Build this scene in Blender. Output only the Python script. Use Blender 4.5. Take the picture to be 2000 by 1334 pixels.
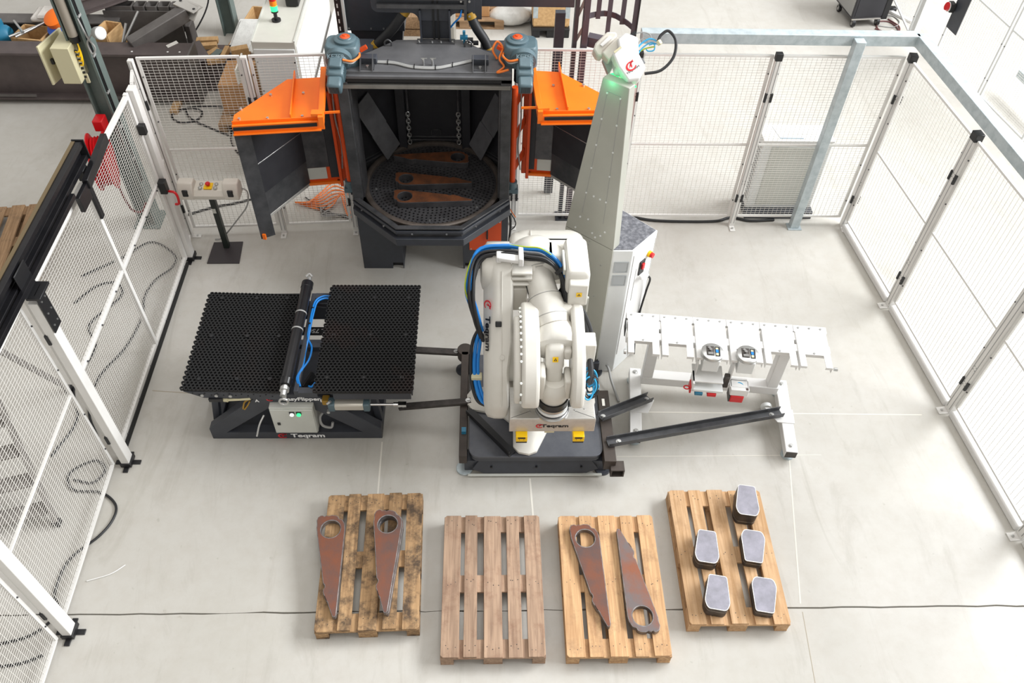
import bpy, bmesh, math, random
from mathutils import Vector, Matrix
from mathutils.geometry import tessellate_polygon
R=random.Random(7)
S=bpy.context.scene; C=S.collection; PI=math.pi
for o in list(bpy.data.objects): bpy.data.objects.remove(o)

# ------------------------------------------------------------ camera, world, lights, exposure
cam=bpy.data.cameras.new('camera'); co=bpy.data.objects.new('camera',cam); C.objects.link(co)
def cam_axes(pitch,roll,yaw):
    cp,sp,cy,sy=math.cos(pitch),math.sin(pitch),math.cos(yaw),math.sin(yaw)
    f=Vector((sy*cp,cy*cp,-sp)); r=Vector((cy,-sy,0)); u=r.cross(f)
    cr,sr=math.cos(roll),math.sin(roll)
    return cr*r+sr*u, -sr*r+cr*u, f
r_,u_,f_=cam_axes(.8509,.0361,.047)
co.matrix_world=Matrix(((r_.x,u_.x,-f_.x,0),(r_.y,u_.y,-f_.y,0),(r_.z,u_.z,-f_.z,6.4861),(0,0,0,1)))
cam.sensor_width=36; cam.lens=36*1647.9/2000; cam.clip_end=200; S.camera=co
W=bpy.data.worlds.new('world'); S.world=W; W.use_nodes=True
bg=W.node_tree.nodes['Background']; bg.inputs[0].default_value=(1.0,.965,.915,1); bg.inputs[1].default_value=.60
def area(name,loc,aim,sx,sy,power,col=(1,1,1)):
    l=bpy.data.lights.new(name,'AREA'); l.shape='RECTANGLE'; l.size=sx; l.size_y=sy; l.energy=power; l.color=col
    o=bpy.data.objects.new(name,l); C.objects.link(o); o.location=loc
    o.rotation_euler=(Vector(aim)-Vector(loc)).to_track_quat('-Z','Y').to_euler(); return o
area('window_daylight',(15.5,6.5,11.5),(1.5,5,0),14,6,6600,(.94,.97,1))      # tall glazed side of the hall on the right
area('skylight',(0,2,11.5),(0,4.5,0),5,24,520,(1,.97,.925))          # roof light strip above the cell
area('skylight',(8,9,11.5),(6,9,0),5,20,900,(1,1,1))
S.view_settings.view_transform='Standard'; S.view_settings.look='None'
S.view_settings.exposure=-0.10; S.view_settings.gamma=1; S.view_settings.use_curve_mapping=False

# ------------------------------------------------------------ helpers
def lin(h):
    h=h.lstrip('#'); c=[int(h[i:i+2],16)/255 for i in (0,2,4)]
    return tuple(x/12.92 if x<=.04045 else ((x+.055)/1.055)**2.4 for x in c)+(1,)
MC={}
def mat(name,col,rough=.5,metal=0,col2=None,scale=6,lo=.35,hi=.7,bump=0,stretch=None,bscale=None,emit=0,spec=.5,rnd=0,detail=6):
    """procedural material: base colour, a second colour mixed in by noise, fine bump, per-object value shift"""
    if name in MC: return MC[name]
    m=bpy.data.materials.new(name); m.use_nodes=True; nt=m.node_tree; N=nt.nodes; L=nt.links
    b=N['Principled BSDF']; b.inputs['Roughness'].default_value=rough; b.inputs['Metallic'].default_value=metal
    b.inputs['Specular IOR Level'].default_value=spec
    c1=lin(col); b.inputs['Base Color'].default_value=c1
    tc=N.new('ShaderNodeTexCoord'); vec=tc.outputs['Object']
    if stretch:
        mp=N.new('ShaderNodeMapping'); mp.inputs['Scale'].default_value=stretch; L.new(vec,mp.inputs[0]); vec=mp.outputs[0]
    out=None
    if col2:
        n=N.new('ShaderNodeTexNoise'); n.inputs['Scale'].default_value=scale; n.inputs['Detail'].default_value=detail; n.inputs['Roughness'].default_value=.62
        if rnd:
            oi=N.new('ShaderNodeObjectInfo'); ad=N.new('ShaderNodeVectorMath'); ad.operation='ADD'
            mu=N.new('ShaderNodeMath'); mu.operation='MULTIPLY'; mu.inputs[1].default_value=37; L.new(oi.outputs['Random'],mu.inputs[0])
            L.new(vec,ad.inputs[0]); L.new(mu.outputs[0],ad.inputs[1]); L.new(ad.outputs[0],n.inputs['Vector'])
        else: L.new(vec,n.inputs['Vector'])
        rp=N.new('ShaderNodeValToRGB'); rp.color_ramp.elements[0].position=lo; rp.color_ramp.elements[1].position=hi
        rp.color_ramp.elements[0].color=c1; rp.color_ramp.elements[1].color=lin(col2)
        L.new(n.outputs['Fac'],rp.inputs[0]); out=rp.outputs[0]
    if rnd and out:
        hs=N.new('ShaderNodeHueSaturation'); mr=N.new('ShaderNodeMapRange'); mr.inputs[3].default_value=1-rnd; mr.inputs[4].default_value=1+rnd*.6
        L.new(oi.outputs['Random'],mr.inputs[0]); L.new(mr.outputs[0],hs.inputs['Value']); L.new(out,hs.inputs['Color']); out=hs.outputs[0]
    if out: L.new(out,b.inputs['Base Color'])
    if emit:
        b.inputs['Emission Color'].default_value=c1; b.inputs['Emission Strength'].default_value=emit
    if bump:
        n2=N.new('ShaderNodeTexNoise'); n2.inputs['Scale'].default_value=bscale or scale*8; n2.inputs['Detail'].default_value=4; L.new(vec,n2.inputs['Vector'])
        bp=N.new('ShaderNodeBump'); bp.inputs['Strength'].default_value=bump; bp.inputs['Distance'].default_value=.01
        L.new(n2.outputs['Fac'],bp.inputs['Height']); L.new(bp.outputs[0],b.inputs['Normal'])
    MC[name]=m; return m
M={
 'white':mat('white_paint','#dedddb',.38,0,'#d6d5d2',3,.4,.8),
 'robot':mat('robot_white_paint','#d2cfc7',.33,0,'#c8c4ba',4,.45,.85,spec=.5),
 'lgrey':mat('light_grey_paint','#c4c5be',.45,0,'#babbb3',2,.4,.7),
 'shaft':mat('shaded_light_grey_paint','#acaca2',.45,0,'#a4a49a',2,.4,.7),  # light grey paint with shade in the colour, for faces turned from the window
 'top':mat('top_plate_grey','#656567',.4,.15,'#575759',5,.35,.7),
 'defl':mat('deflector_steel','#6d6d70',.5,.1,'#5b5b5e',7,.35,.7),
 'lgrey2':mat('pale_grey_paint','#dfe1e0',.42,0,'#d6d8d7',2,.4,.7),
 'dark':mat('anthracite_paint','#3b3e45',.45,0,'#34363c',5,.4,.7,.05,bscale=160),
 'dark2':mat('worn_dark_steel','#505052',.4,.25,'#38393b',7,.35,.7,.05,bscale=90),
 'inner':mat('abraded_lining','#2c2c30',.55,0,'#212126',5,.35,.7,.1,bscale=60),
 'blast':mat('blasted_steel','#5f5e60',.42,.45,'#434245',6,.35,.7,.05,bscale=80),
 'black':mat('black_plastic','#18181a',.45),
 'blacks':mat('black_gloss_metal','#131316',.28,.0,'#1c1b1d',8),
 'rubber':mat('black_rubber','#161617',.75,0,'#241a17',2.2,.52,.8),
 'orange':mat('orange_paint','#f47510',.42,0,'#ee6a0c',3,.4,.8),
 'orange2':mat('deep_orange_paint','#d94d12',.45,0,'#c9430e',3,.4,.8),
 'gear':mat('blue_grey_cast_paint','#54686f',.42,0,'#495c64',6,.4,.7,.06,bscale=120),
 'galv':mat('galvanised_steel','#b9c3c6',.42,.25,'#a6b1b5',14,.4,.65),
 'alu':mat('brushed_aluminium','#c9c6c0',.36,.55,'#bdbab4',20,.4,.7,stretch=(1,14,1)),
 'zinc':mat('zinc_steel','#c2c2c0',.3,.85),
 'chrome':mat('polished_steel','#d5d5d5',.18,1),
 'fence':mat('fence_grey_white_paint','#dcdad6',.42,0,'#d2d0cc',3,.4,.8),
 'wire':mat('mesh_wire_paint','#d8d5cf',.45),
 'rust':mat('rusty_plate','#7b4a35',.6,.25,'#5d4a46',5,.36,.66,.08,bscale=70,rnd=.12),
 'rustg':mat('grey_rusty_plate','#6a605f',.55,.3,'#85513a',4,.42,.68,.08,bscale=70),
 'rust2':mat('bright_rust','#7f4b2c',.65,.1,'#523626',9,.35,.7,.08,bscale=70,rnd=.1),
 'cutedge':mat('cut_steel_edge','#8f8a89',.42,.6,'#5a5656',18,.35,.7),
 'steel':mat('grey_steel','#77767d',.42,.7,'#92909a',9,.3,.75,.05,bscale=60,rnd=.08),
 'steelside':mat('dark_mill_scale','#55504d',.5,.5,'#3b3836',12,.35,.7),
 'mill':mat('primer_brown_steel','#5b514f',.55,.15,'#4c4443',4,.35,.7,.05,bscale=60),
 'mill2':mat('grey_primer_steel','#6b6764',.5,.2,'#565250',4,.35,.7),
 'col':mat('green_grey_paint','#66736f',.5,0,'#5c6865',4,.4,.7),
 'beige':mat('beige_enamel','#c9c2a0',.45),
 'red':mat('red_plastic','#c8161d',.38),
 'yellow':mat('yellow_plastic','#f2c200',.4),
 'green':mat('green_lamp','#2ee07a',.3,emit=2.2),
 'white_lamp':mat('white_lamp','#ffffff',.3,emit=.6),
 'amber':mat('amber_lamp','#ff8a1c',.3),
 'blue':mat('blue_hose','#1378c8',.35),
 'cyan':mat('cyan_hose','#2f9ccb',.35),
 'cable':mat('black_cable','#1b1b1d',.5),
 'gcable':mat('grey_cable','#9a9a98',.5),
 'ocable':mat('orange_cable','#e8782a',.45),
 'ycable':mat('green_yellow_wire','#a9b829',.45),
 'steelblue':mat('blue_machine_paint','#26708f',.4),
 'logo':mat('logo_red','#d3222a',.45),
 'ink':mat('black_lettering','#1b1b1f',.5),
 'inkw':mat('white_lettering','#f2f2f2',.5),
 'paper':mat('paper','#ece9e2',.7),
 'foil':mat('clear_wrap_film','#d8d8d4',.25,0,'#c8c8c4',9,.4,.7,.6,bscale=18),
 'pine':mat('pine_crate','#c8a374',.65,0,'#b08b5c',5,.35,.7,.1,stretch=(6,1,6),rnd=.12),
 'plinth':mat('black_brush','#151515',.8),
 'tape':mat('ochre_collar','#a07a1e',.5),
}
def wood(name,base,dark,stain,amt):
    """sawn timber: grain along Y, blotchy dirt, a little per-board variation"""
    m=bpy.data.materials.new(name); m.use_nodes=True; nt=m.node_tree; N=nt.nodes; L=nt.links; b=N['Principled BSDF']
    b.inputs['Roughness'].default_value=.72; b.inputs['Specular IOR Level'].default_value=.25
    tc=N.new('ShaderNodeTexCoord'); oi=N.new('ShaderNodeObjectInfo')
    mu=N.new('ShaderNodeMath'); mu.operation='MULTIPLY'; mu.inputs[1].default_value=53; L.new(oi.outputs['Random'],mu.inputs[0])
    ad=N.new('ShaderNodeVectorMath'); L.new(tc.outputs['Object'],ad.inputs[0]); L.new(mu.outputs[0],ad.inputs[1])
    mp=N.new('ShaderNodeMapping'); mp.inputs['Scale'].default_value=(28,1.6,28); L.new(ad.outputs[0],mp.inputs[0])
    n=N.new('ShaderNodeTexNoise'); n.inputs['Scale'].default_value=1.6; n.inputs['Detail'].default_value=7; n.inputs['Distortion'].default_value=.6; L.new(mp.outputs[0],n.inputs[0])
    rp=N.new('ShaderNodeValToRGB'); rp.color_ramp.elements[0].position=.3; rp.color_ramp.elements[1].position=.72
    rp.color_ramp.elements[0].color=lin(dark); rp.color_ramp.elements[1].color=lin(base); L.new(n.outputs[0],rp.inputs[0])
    n2=N.new('ShaderNodeTexNoise'); n2.inputs['Scale'].default_value=5.5; n2.inputs['Detail'].default_value=9; n2.inputs['Roughness'].default_value=.72; L.new(ad.outputs[0],n2.inputs[0])
    r2=N.new('ShaderNodeValToRGB'); r2.color_ramp.elements[0].position=.56-.13*amt; r2.color_ramp.elements[1].position=.74-.13*amt
    r2.color_ramp.elements[0].color=(0,0,0,1); r2.color_ramp.elements[1].color=(amt,amt,amt,1); L.new(n2.outputs[0],r2.inputs[0])
    mx=N.new('ShaderNodeMixRGB'); L.new(r2.outputs[0],mx.inputs[0]); L.new(rp.outputs[0],mx.inputs[1]); mx.inputs[2].default_value=lin(stain)
    hs=N.new('ShaderNodeHueSaturation'); mr=N.new('ShaderNodeMapRange'); mr.inputs[3].default_value=.86; mr.inputs[4].default_value=1.1
    L.new(oi.outputs['Random'],mr.inputs[0]); L.new(mr.outputs[0],hs.inputs['Value']); L.new(mx.outputs[0],hs.inputs['Color']); L.new(hs.outputs[0],b.inputs['Base Color'])
    bp=N.new('ShaderNodeBump'); bp.inputs['Strength'].default_value=.25; bp.inputs['Distance'].default_value=.004; L.new(n.outputs[0],bp.inputs['Height']); L.new(bp.outputs[0],b.inputs['Normal'])
    return m

class G:
    """collects solids and becomes one mesh"""
    def __init__(s): s.v=[]; s.f=[]
    def add(s,vs,fs):
        k=len(s.v); s.v+= [Vector(v) for v in vs]; s.f+=[tuple(i+k for i in f) for f in fs]; return s
    def box(s,lo,hi,T=None):
        x0,y0,z0=lo; x1,y1,z1=hi
        vs=[Vector(p) for p in ((x0,y0,z0),(x1,y0,z0),(x1,y1,z0),(x0,y1,z0),(x0,y0,z1),(x1,y0,z1),(x1,y1,z1),(x0,y1,z1))]
        if T: vs=[T@v for v in vs]
        return s.add(vs,[(0,3,2,1),(4,5,6,7),(0,1,5,4),(1,2,6,5),(2,3,7,6),(3,0,4,7)])
    def bx(s,c,d,rz=0):
        T=Matrix.Translation(c)@Matrix.Rotation(rz,4,'Z')
        return s.box((-d[0]/2,-d[1]/2,-d[2]/2),(d[0]/2,d[1]/2,d[2]/2),T)
    def bar(s,p,q,w,h,up=(0,0,1),ext=0):
        p,q=Vector(p),Vector(q); y=(q-p).normalized(); p=p-y*ext; q=q+y*ext
        up=Vector(up); x=y.cross(up)
        if x.length<1e-4: x=y.cross(Vector((0,1,0)))
        x.normalize(); z=x.cross(y); vs=[]
        for e in (p,q):
            for a,b in ((-1,-1),(1,-1),(1,1),(-1,1)): vs.append(e+x*a*w/2+z*b*h/2)
        return s.add(vs,[(0,1,2,3),(7,6,5,4),(0,4,5,1),(1,5,6,2),(2,6,7,3),(3,7,4,0)])
    def cyl(s,p,q,r,r2=None,n=20,cap=True):
        p,q=Vector(p),Vector(q); r2=r if r2 is None else r2
        d=(q-p).normalized(); x=d.orthogonal().normalized(); y=d.cross(x); vs=[]
        for e,rr in ((p,r),(q,r2)):
            for i in range(n):
                a=2*PI*i/n; vs.append(e+x*rr*math.cos(a)+y*rr*math.sin(a))
        fs=[(i,(i+1)%n,n+(i+1)%n,n+i) for i in range(n)]
        if cap: fs+=[tuple(range(n-1,-1,-1)),tuple(range(n,2*n))]
        return s.add(vs,fs)
    def lathe(s,p,d,prof,n=28):
        """prof: (distance along d, radius)"""
        p=Vector(p); d=Vector(d).normalized(); x=d.orthogonal().normalized(); y=d.cross(x); vs=[]
        for t,r in prof:
            for i in range(n):
                a=2*PI*i/n; vs.append(p+d*t+(x*math.cos(a)+y*math.sin(a))*max(r,1e-4))
        fs=[]
        for k in range(len(prof)-1):
            for i in range(n): j=(i+1)%n; fs.append((k*n+i,k*n+j,(k+1)*n+j,(k+1)*n+i))
        fs+=[tuple(range(n-1,-1,-1)),tuple(range((len(prof)-1)*n,len(prof)*n))]
        return s.add(vs,fs)
    def tube(s,pts,r,n=8,smooth=6,rr=None):
        pts=[Vector(p) for p in pts]
        if smooth and len(pts)>2:
            q=[pts[0]*2-pts[1]]+pts+[pts[-1]*2-pts[-2]]; out=[]
            for i in range(1,len(q)-2):
                a,b,c,d=q[i-1:i+3]
                for k in range(smooth):
                    t=k/smooth; out.append(.5*((2*b)+(c-a)*t+(2*a-5*b+4*c-d)*t*t+(3*b-a-3*c+d)*t**3))
            pts=out+[pts[-1]]
        vs=[]; t0=None; x=None
        for i,p in enumerate(pts):
            t=(pts[min(i+1,len(pts)-1)]-pts[max(i-1,0)]).normalized()
            if x is None: x=t.orthogonal().normalized()
            else:
                x=x-t*x.dot(t); x=x.normalized() if x.length>1e-5 else t.orthogonal().normalized()
            y=t.cross(x); ra=r if rr is None else rr[min(len(rr)-1,int(i*len(rr)/len(pts)))]
            for k in range(n):
                a=2*PI*k/n; vs.append(p+(x*math.cos(a)+y*math.sin(a))*ra)
        fs=[]; m=len(pts)
        for i in range(m-1):
            for k in range(n): j=(k+1)%n; fs.append((i*n+k,i*n+j,(i+1)*n+j,(i+1)*n+k))
        fs+=[tuple(range(n-1,-1,-1)),tuple(range((m-1)*n,m*n))]
        return s.add(vs,fs)
    def prism(s,poly,h,T=None,holes=(),z0=0):
        """polygon (with holes) in local XY extruded along local Z from z0 to z0+h"""
        loops=[list(poly)]+[list(x) for x in holes]
        a=sum(p[0]*q[1]-q[0]*p[1] for p,q in zip(loops[0],loops[0][1:]+loops[0][:1]))
        if a<0: loops[0].reverse()
        for l in loops[1:]:
            if sum(p[0]*q[1]-q[0]*p[1] for p,q in zip(l,l[1:]+l[:1]))>0: l.reverse()
        flat=[p for l in loops for p in l]; n=len(flat)
        vs=[Vector((p[0],p[1],z0)) for p in flat]+[Vector((p[0],p[1],z0+h)) for p in flat]
        if T: vs=[T@v for v in vs]
        fs=[]
        if len(loops)==1: fs+=[tuple(range(n-1,-1,-1)),tuple(range(n,2*n))]
        else:
            for t in tessellate_polygon([[Vector((p[0],p[1],0)) for p in l] for l in loops]):
                A,B_,C_=[Vector((flat[i][0],flat[i][1],0)) for i in t]
                if (B_-A).cross(C_-A).z<0: t=(t[0],t[2],t[1])
                fs+=[(t[2],t[1],t[0]),(t[0]+n,t[1]+n,t[2]+n)]
        k=0
        for l in loops:
            m=len(l)
            for i in range(m): j=(i+1)%m; fs.append((k+i,k+j,n+k+j,n+k+i))
            k+=m
        return s.add(vs,fs)
    def sphere(s,c,r,n=14,m=8,sc=(1,1,1)):
        c=Vector(c); prof=[(-math.cos(PI*i/m),math.sin(PI*i/m)) for i in range(m+1)]
        vs=[]; 
        for z,q in prof:
            for i in range(n): a=2*PI*i/n; vs.append(c+Vector((r*sc[0]*q*math.cos(a),r*sc[1]*q*math.sin(a),r*sc[2]*z)))
        fs=[]
        for k in range(m):
            for i in range(n): j=(i+1)%n; fs.append((k*n+i,k*n+j,(k+1)*n+j,(k+1)*n+i))
        return s.add(vs,fs)
    def loft(s,secs,cap=True):
        """rings of equal length joined in order"""
        n=len(secs[0]); vs=[Vector(p) for r in secs for p in r]; fs=[]
        for k in range(len(secs)-1):
            for i in range(n): j=(i+1)%n; fs.append((k*n+i,k*n+j,(k+1)*n+j,(k+1)*n+i))
        if cap: fs+=[tuple(range(n-1,-1,-1)),tuple(range((len(secs)-1)*n,len(secs)*n))]
        return s.add(vs,fs)
def frame(o,x,y):
    """4x4 with origin o, local X along x, local Y near y"""
    x=Vector(x).normalized(); y=Vector(y); z=x.cross(y).normalized(); y=z.cross(x); o=Vector(o)
    return Matrix(((x.x,y.x,z.x,o.x),(x.y,y.y,z.y,o.y),(x.z,y.z,z.z,o.z),(0,0,0,1)))
def circ(cx,cy,r,n=24,a0=0,a1=2*PI):
    full=abs(a1-a0-2*PI)<1e-6
    return [(cx+r*math.cos(a0+(a1-a0)*i/(n if full else n-1)),cy+r*math.sin(a0+(a1-a0)*i/(n if full else n-1))) for i in range(n)]
def rrect(x0,y0,x1,y1,r,n=5):
    return circ(x1-r,y1-r,r,n,0,PI/2)+circ(x0+r,y1-r,r,n,PI/2,PI)+circ(x0+r,y0+r,r,n,PI,1.5*PI)+circ(x1-r,y0+r,r,n,1.5*PI,2*PI)
SMALL={'clip_screw','hole_row','slot','nail_head','bolt_row','rivet_row','anchor_bolt','end_bolt','bracket_bolt','cable_tie','perforation'}   # fixings too small to pick apart
FR={}   # frame each thing's parts are built in
def root_of(o):
    while o.parent: o=o.parent
    return o
def thing(name,label,cat,loc=(0,0,0),rz=0,group=None):
    o=bpy.data.objects.new(name,None); C.objects.link(o); o.empty_display_size=.1
    o.location=loc; o.rotation_euler=(0,0,rz); o['label']=label; o['category']=cat
    if group: o['group']=group
    FR[o]=(Matrix.Translation(loc)@Matrix.Rotation(rz,4,'Z')).inverted(); return o
def O(name,g,m,parent=None,bevel=0,kind=None,label=None,cat=None,group=None,smooth=40,local=False,seg=2):
    me=bpy.data.meshes.new(name); vs=g.v; off=None
    if name in SMALL and not kind: kind='stuff'
    if parent is not None:
        if not local: T=FR[root_of(parent)]; vs=[T@v for v in vs]
    else:
        lo=[min(v[i] for v in vs) for i in range(3)]; hi=[max(v[i] for v in vs) for i in range(3)]
        off=Vector(((lo[0]+hi[0])/2,(lo[1]+hi[1])/2,lo[2])); vs=[v-off for v in vs]
    me.from_pydata([tuple(v) for v in vs],[],g.f); me.validate()
    bm=bmesh.new(); bm.from_mesh(me); bmesh.ops.recalc_face_normals(bm,faces=bm.faces); bm.to_mesh(me); bm.free()
    me.materials.append(m if not isinstance(m,str) else M[m])
    if smooth: me.shade_smooth(); me.set_sharp_from_angle(angle=math.radians(smooth))
    o=bpy.data.objects.new(name,me); C.objects.link(o)
    if parent is not None: o.parent=parent
    else: o.location=off; FR[o]=Matrix.Translation(off).inverted()
    if bevel:
        b=o.modifiers.new('bevel','BEVEL'); b.width=bevel; b.segments=seg; b.limit_method='ANGLE'; b.angle_limit=math.radians(38)
    if kind: o['kind']=kind
    if label: o['label']=label
    if cat: o['category']=cat
    if group: o['group']=group
    return o
def T1(name,g,m,label,cat,group=None,**k): return O(name,g,m,label=label,cat=cat,group=group,**k)
def dup(root,loc,rz=0,label=None,group=None):
    """a copy of a thing with copies of its parts and sub-parts"""
    r=root.copy(); C.objects.link(r); r.location=loc; r.rotation_euler=(0,0,rz)
    if label: r['label']=label
    if group: r['group']=group
    for ch in list(root.children):
        c=ch.copy(); C.objects.link(c); c.parent=r
        for gc in ch.children:
            d=gc.copy(); C.objects.link(d); d.parent=c
    return r
def text(s,size,m,T,parent,name='lettering',bold=.0,sx=1,shear=0,depth=.0008,align='CENTER'):
    cu=bpy.data.curves.new(name,'FONT'); cu.body=s; cu.size=size; cu.offset=bold*size; cu.extrude=depth; cu.align_x=align; cu.align_y='CENTER'; cu.shear=shear; cu.resolution_u=3
    t=bpy.data.objects.new(name,cu); C.objects.link(t); bpy.context.view_layer.update()
    me=bpy.data.meshes.new_from_object(t.evaluated_get(bpy.context.evaluated_depsgraph_get()))
    bpy.data.objects.remove(t); g=G(); sc=Matrix.Diagonal((sx,1,1,1))
    g.add([T@(sc@v.co) for v in me.vertices],[tuple(p.vertices) for p in me.polygons]); bpy.data.meshes.remove(me)
    return O(name,g,m,parent,smooth=0)
def emblem(T,r,parent,sx=1):
    """round red emblem: open ring crossed by a slanted stroke"""
    g=G(); d=.0012
    ring=circ(0,0,r,26,.55,5.6); inn=circ(.1*r,.02*r,r*.74,26,.55,5.6)
    g.prism([(x*sx,y) for x,y in ring]+[(x*sx,y) for x,y in inn[::-1]],d,T)
    g.prism([(x*r*sx,y*r) for x,y in ((-.55,-.25),(-.05,.42),(.75,.62),(.95,.9),(.2,.78),(.25,.1),(-.02,-.45),(-.12,.12))],d,T)
    return O('emblem',g,'logo',parent,smooth=0)
def bolts(pts,r,h,d=(0,0,1),n=6):
    g=G()
    for p in pts: g.cyl(p,Vector(p)+Vector(d)*h,r,n=n)
    return g
# ------------------------------------------------------------ floor
def floor_mat():
    m=bpy.data.materials.new('sealed_concrete'); m.use_nodes=True; nt=m.node_tree; N=nt.nodes; L=nt.links; b=N['Principled BSDF']
    tc=N.new('ShaderNodeTexCoord'); v=tc.outputs['Object']
    def noise(sc,de,ro=.6,vec=v,dist=0):
        n=N.new('ShaderNodeTexNoise'); n.inputs['Scale'].default_value=sc; n.inputs['Detail'].default_value=de; n.inputs['Roughness'].default_value=ro; n.inputs['Distortion'].default_value=dist; L.new(vec,n.inputs[0]); return n.outputs[0]
    def ramp(x,p0,c0,p1,c1):
        r=N.new('ShaderNodeValToRGB'); e=r.color_ramp.elements; e[0].position=p0; e[1].position=p1; e[0].color=c0; e[1].color=c1; L.new(x,r.inputs[0]); return r.outputs[0]
    def mix(f,a,c):
        x=N.new('ShaderNodeMixRGB'); L.new(f,x.inputs[0]); L.new(a,x.inputs[1])
        if isinstance(c,tuple): x.inputs[2].default_value=c
        else: L.new(c,x.inputs[2])
        return x.outputs[0]
    base=ramp(noise(.55,5),.3,lin('#b3b0a8'),.72,lin('#bfbcb6'))
    fine=ramp(noise(7,9,.7),.42,(0,0,0,1),.75,(.28,.28,.28,1)); base=mix(fine,base,lin('#a0978a'))
    mp=N.new('ShaderNodeMapping'); mp.inputs['Scale'].default_value=(1,.22,1); mp.inputs['Rotation'].default_value=(0,0,.5); L.new(v,mp.inputs[0])
    scuff=ramp(noise(3.1,10,.72,mp.outputs[0],1.2),.54,(0,0,0,1),.72,(.34,.34,.34,1)); base=mix(scuff,base,lin('#8e877b'))
    spots=ramp(noise(16,3,.5),.70,(0,0,0,1),.76,(.3,.3,.3,1)); base=mix(spots,base,lin('#8b8478'))
    L.new(base,b.inputs['Base Color'])
    rr=ramp(noise(1.4,6),.3,(.32,)*3+(1,),.7,(.5,)*3+(1,)); L.new(rr,b.inputs['Roughness']); b.inputs['Specular IOR Level'].default_value=.42
    bp=N.new('ShaderNodeBump'); bp.inputs['Strength'].default_value=.05; bp.inputs['Distance'].default_value=.003; L.new(noise(40,4),bp.inputs['Height']); L.new(bp.outputs[0],b.inputs['Normal'])
    return m
JY=2.824
xs=[-16]+[-4+i*.16 for i in range(70)]+[18]
jag=[(x,JY+(R.uniform(-.006,.006) if -4<x<7.2 else 0)) for x in xs]
gw=[.006 if x<-2.2 else R.choice((.002,.003,.006,.008)) if x<2.4 else .007 for x in xs]
g=G()
n=len(xs)
far=[(x,y+w) for (x,y),w in zip(jag,gw)]; near=[(x,y-w) for (x,y),w in zip(jag,gw)]
vs=[(x,y,0) for x,y in near]+[(x,-3.5,0) for x in xs]+[(x,y,0) for x,y in far]+[(x,34,0) for x in xs]+[(x,y,-.03) for x,y in near]+[(x,y,-.03) for x,y in far]
fs=[]
for i in range(n-1):
    fs+=[(i,n+i,n+i+1,i+1),(2*n+i,2*n+i+1,3*n+i+1,3*n+i),(4*n+i,i,i+1,4*n+i+1),(5*n+i,5*n+i+1,2*n+i+1,2*n+i),(4*n+i,4*n+i+1,5*n+i+1,5*n+i)]
me=bpy.data.meshes.new('floor'); me.from_pydata(vs,[],fs)
bm=bmesh.new(); bm.from_mesh(me)
for f in bm.faces: 
    f.normal_update()
    if abs(f.normal.z)>.9 and f.normal.z<0: f.normal_flip()
bm.to_mesh(me); bm.free()
me.materials.append(floor_mat()); floor=bpy.data.objects.new('floor',me); C.objects.link(floor); floor['kind']='structure'; FR[floor]=Matrix()
sl=mat('pale_joint_sealant','#d2cec4',.6); sd=mat('worn_joint','#a59c8c',.8)
def joint(p,q,w,m): O('joint_strip',G().bar((p[0],p[1],.0004),(q[0],q[1],.0004),w,.0012),m,floor,smooth=0)
joint((1.2,4.79),(4.2,4.745),.012,sl); joint((-3.2,5.05),(-2.6,5.0),.010,sd); joint((-.955,4.45),(-.935,2.86),.014,sl); joint((.395,4.05),(.44,2.86),.016,sl)
joint((2.8,4.3),(2.55,2.86),.012,sl); joint((1.2,4.28),(3.1,4.29),.006,sl); joint((2.55,2.79),(2.3,-.5),.006,sd); joint((-3.2,10.5),(-2.2,7.7),.008,sd)

# ------------------------------------------------------------ machine guarding: posts and mesh panels
def wires(g,p,q,z0,z1,sx=.05,sz=.03,r=.0013):
    p,q=Vector(p),Vector(q); d=q-p; L=d.length; u=d/L; k=max(1,round(L/sx)); m=max(1,round((z1-z0)/sz))
    nrm=Vector((-u.y,u.x,0))
    for i in range(1,k):
        a=p+d*i/k; g.bar(a+Vector((0,0,z0)),a+Vector((0,0,z1)),r*2,r*2)
    for j in range(1,m):
        z=z0+(z1-z0)*j/m; o=nrm*.003; g.bar(p+o+Vector((0,0,z)),q+o+Vector((0,0,z)),r*2,r*2)
def panel(p,q,label,z0=.08,z1=2.1,mid=1.1,group=None,ft=.022,name='mesh_panel',mcol='fence',wcol='wire',sx=.05,sz=.03):
    p=Vector((p[0],p[1],0)); q=Vector((q[0],q[1],0)); u=(q-p).normalized(); Z=Vector((0,0,1))
    t=thing(name,label,'fence panel',p,0,group)
    for e in (p+u*ft/2,q-u*ft/2): O('stile',G().bar(e+Z*z0,e+Z*z1,ft,ft*1.3,up=u),mcol,t)
    for z in (z0+ft/2,z1-ft/2): O('rail',G().bar(p+u*ft+Z*z,q-u*ft+Z*z,ft*1.2,ft),mcol,t)
    if mid: O('middle_rail',G().bar(p+u*ft+Z*mid,q-u*ft+Z*mid,ft,ft),mcol,t)
    w=G(); wires(w,p+u*ft,q-u*ft,z0+ft,z1-ft,sx,sz); O('wire_mesh',w,wcol,t,smooth=0,kind='stuff')
    s=G(); nrm=Vector((-u.y,u.x,0))
    for e in (p+u*ft*.5,q-u*ft*.5):
        for z in (z0+.25,z0+.75,z1-.7,z1-.2): s.cyl(e+Z*z-nrm*.02,e+Z*z+nrm*.02,.007,n=6)
    O('clip_screw',s,'dark2',t)
    return t
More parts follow.
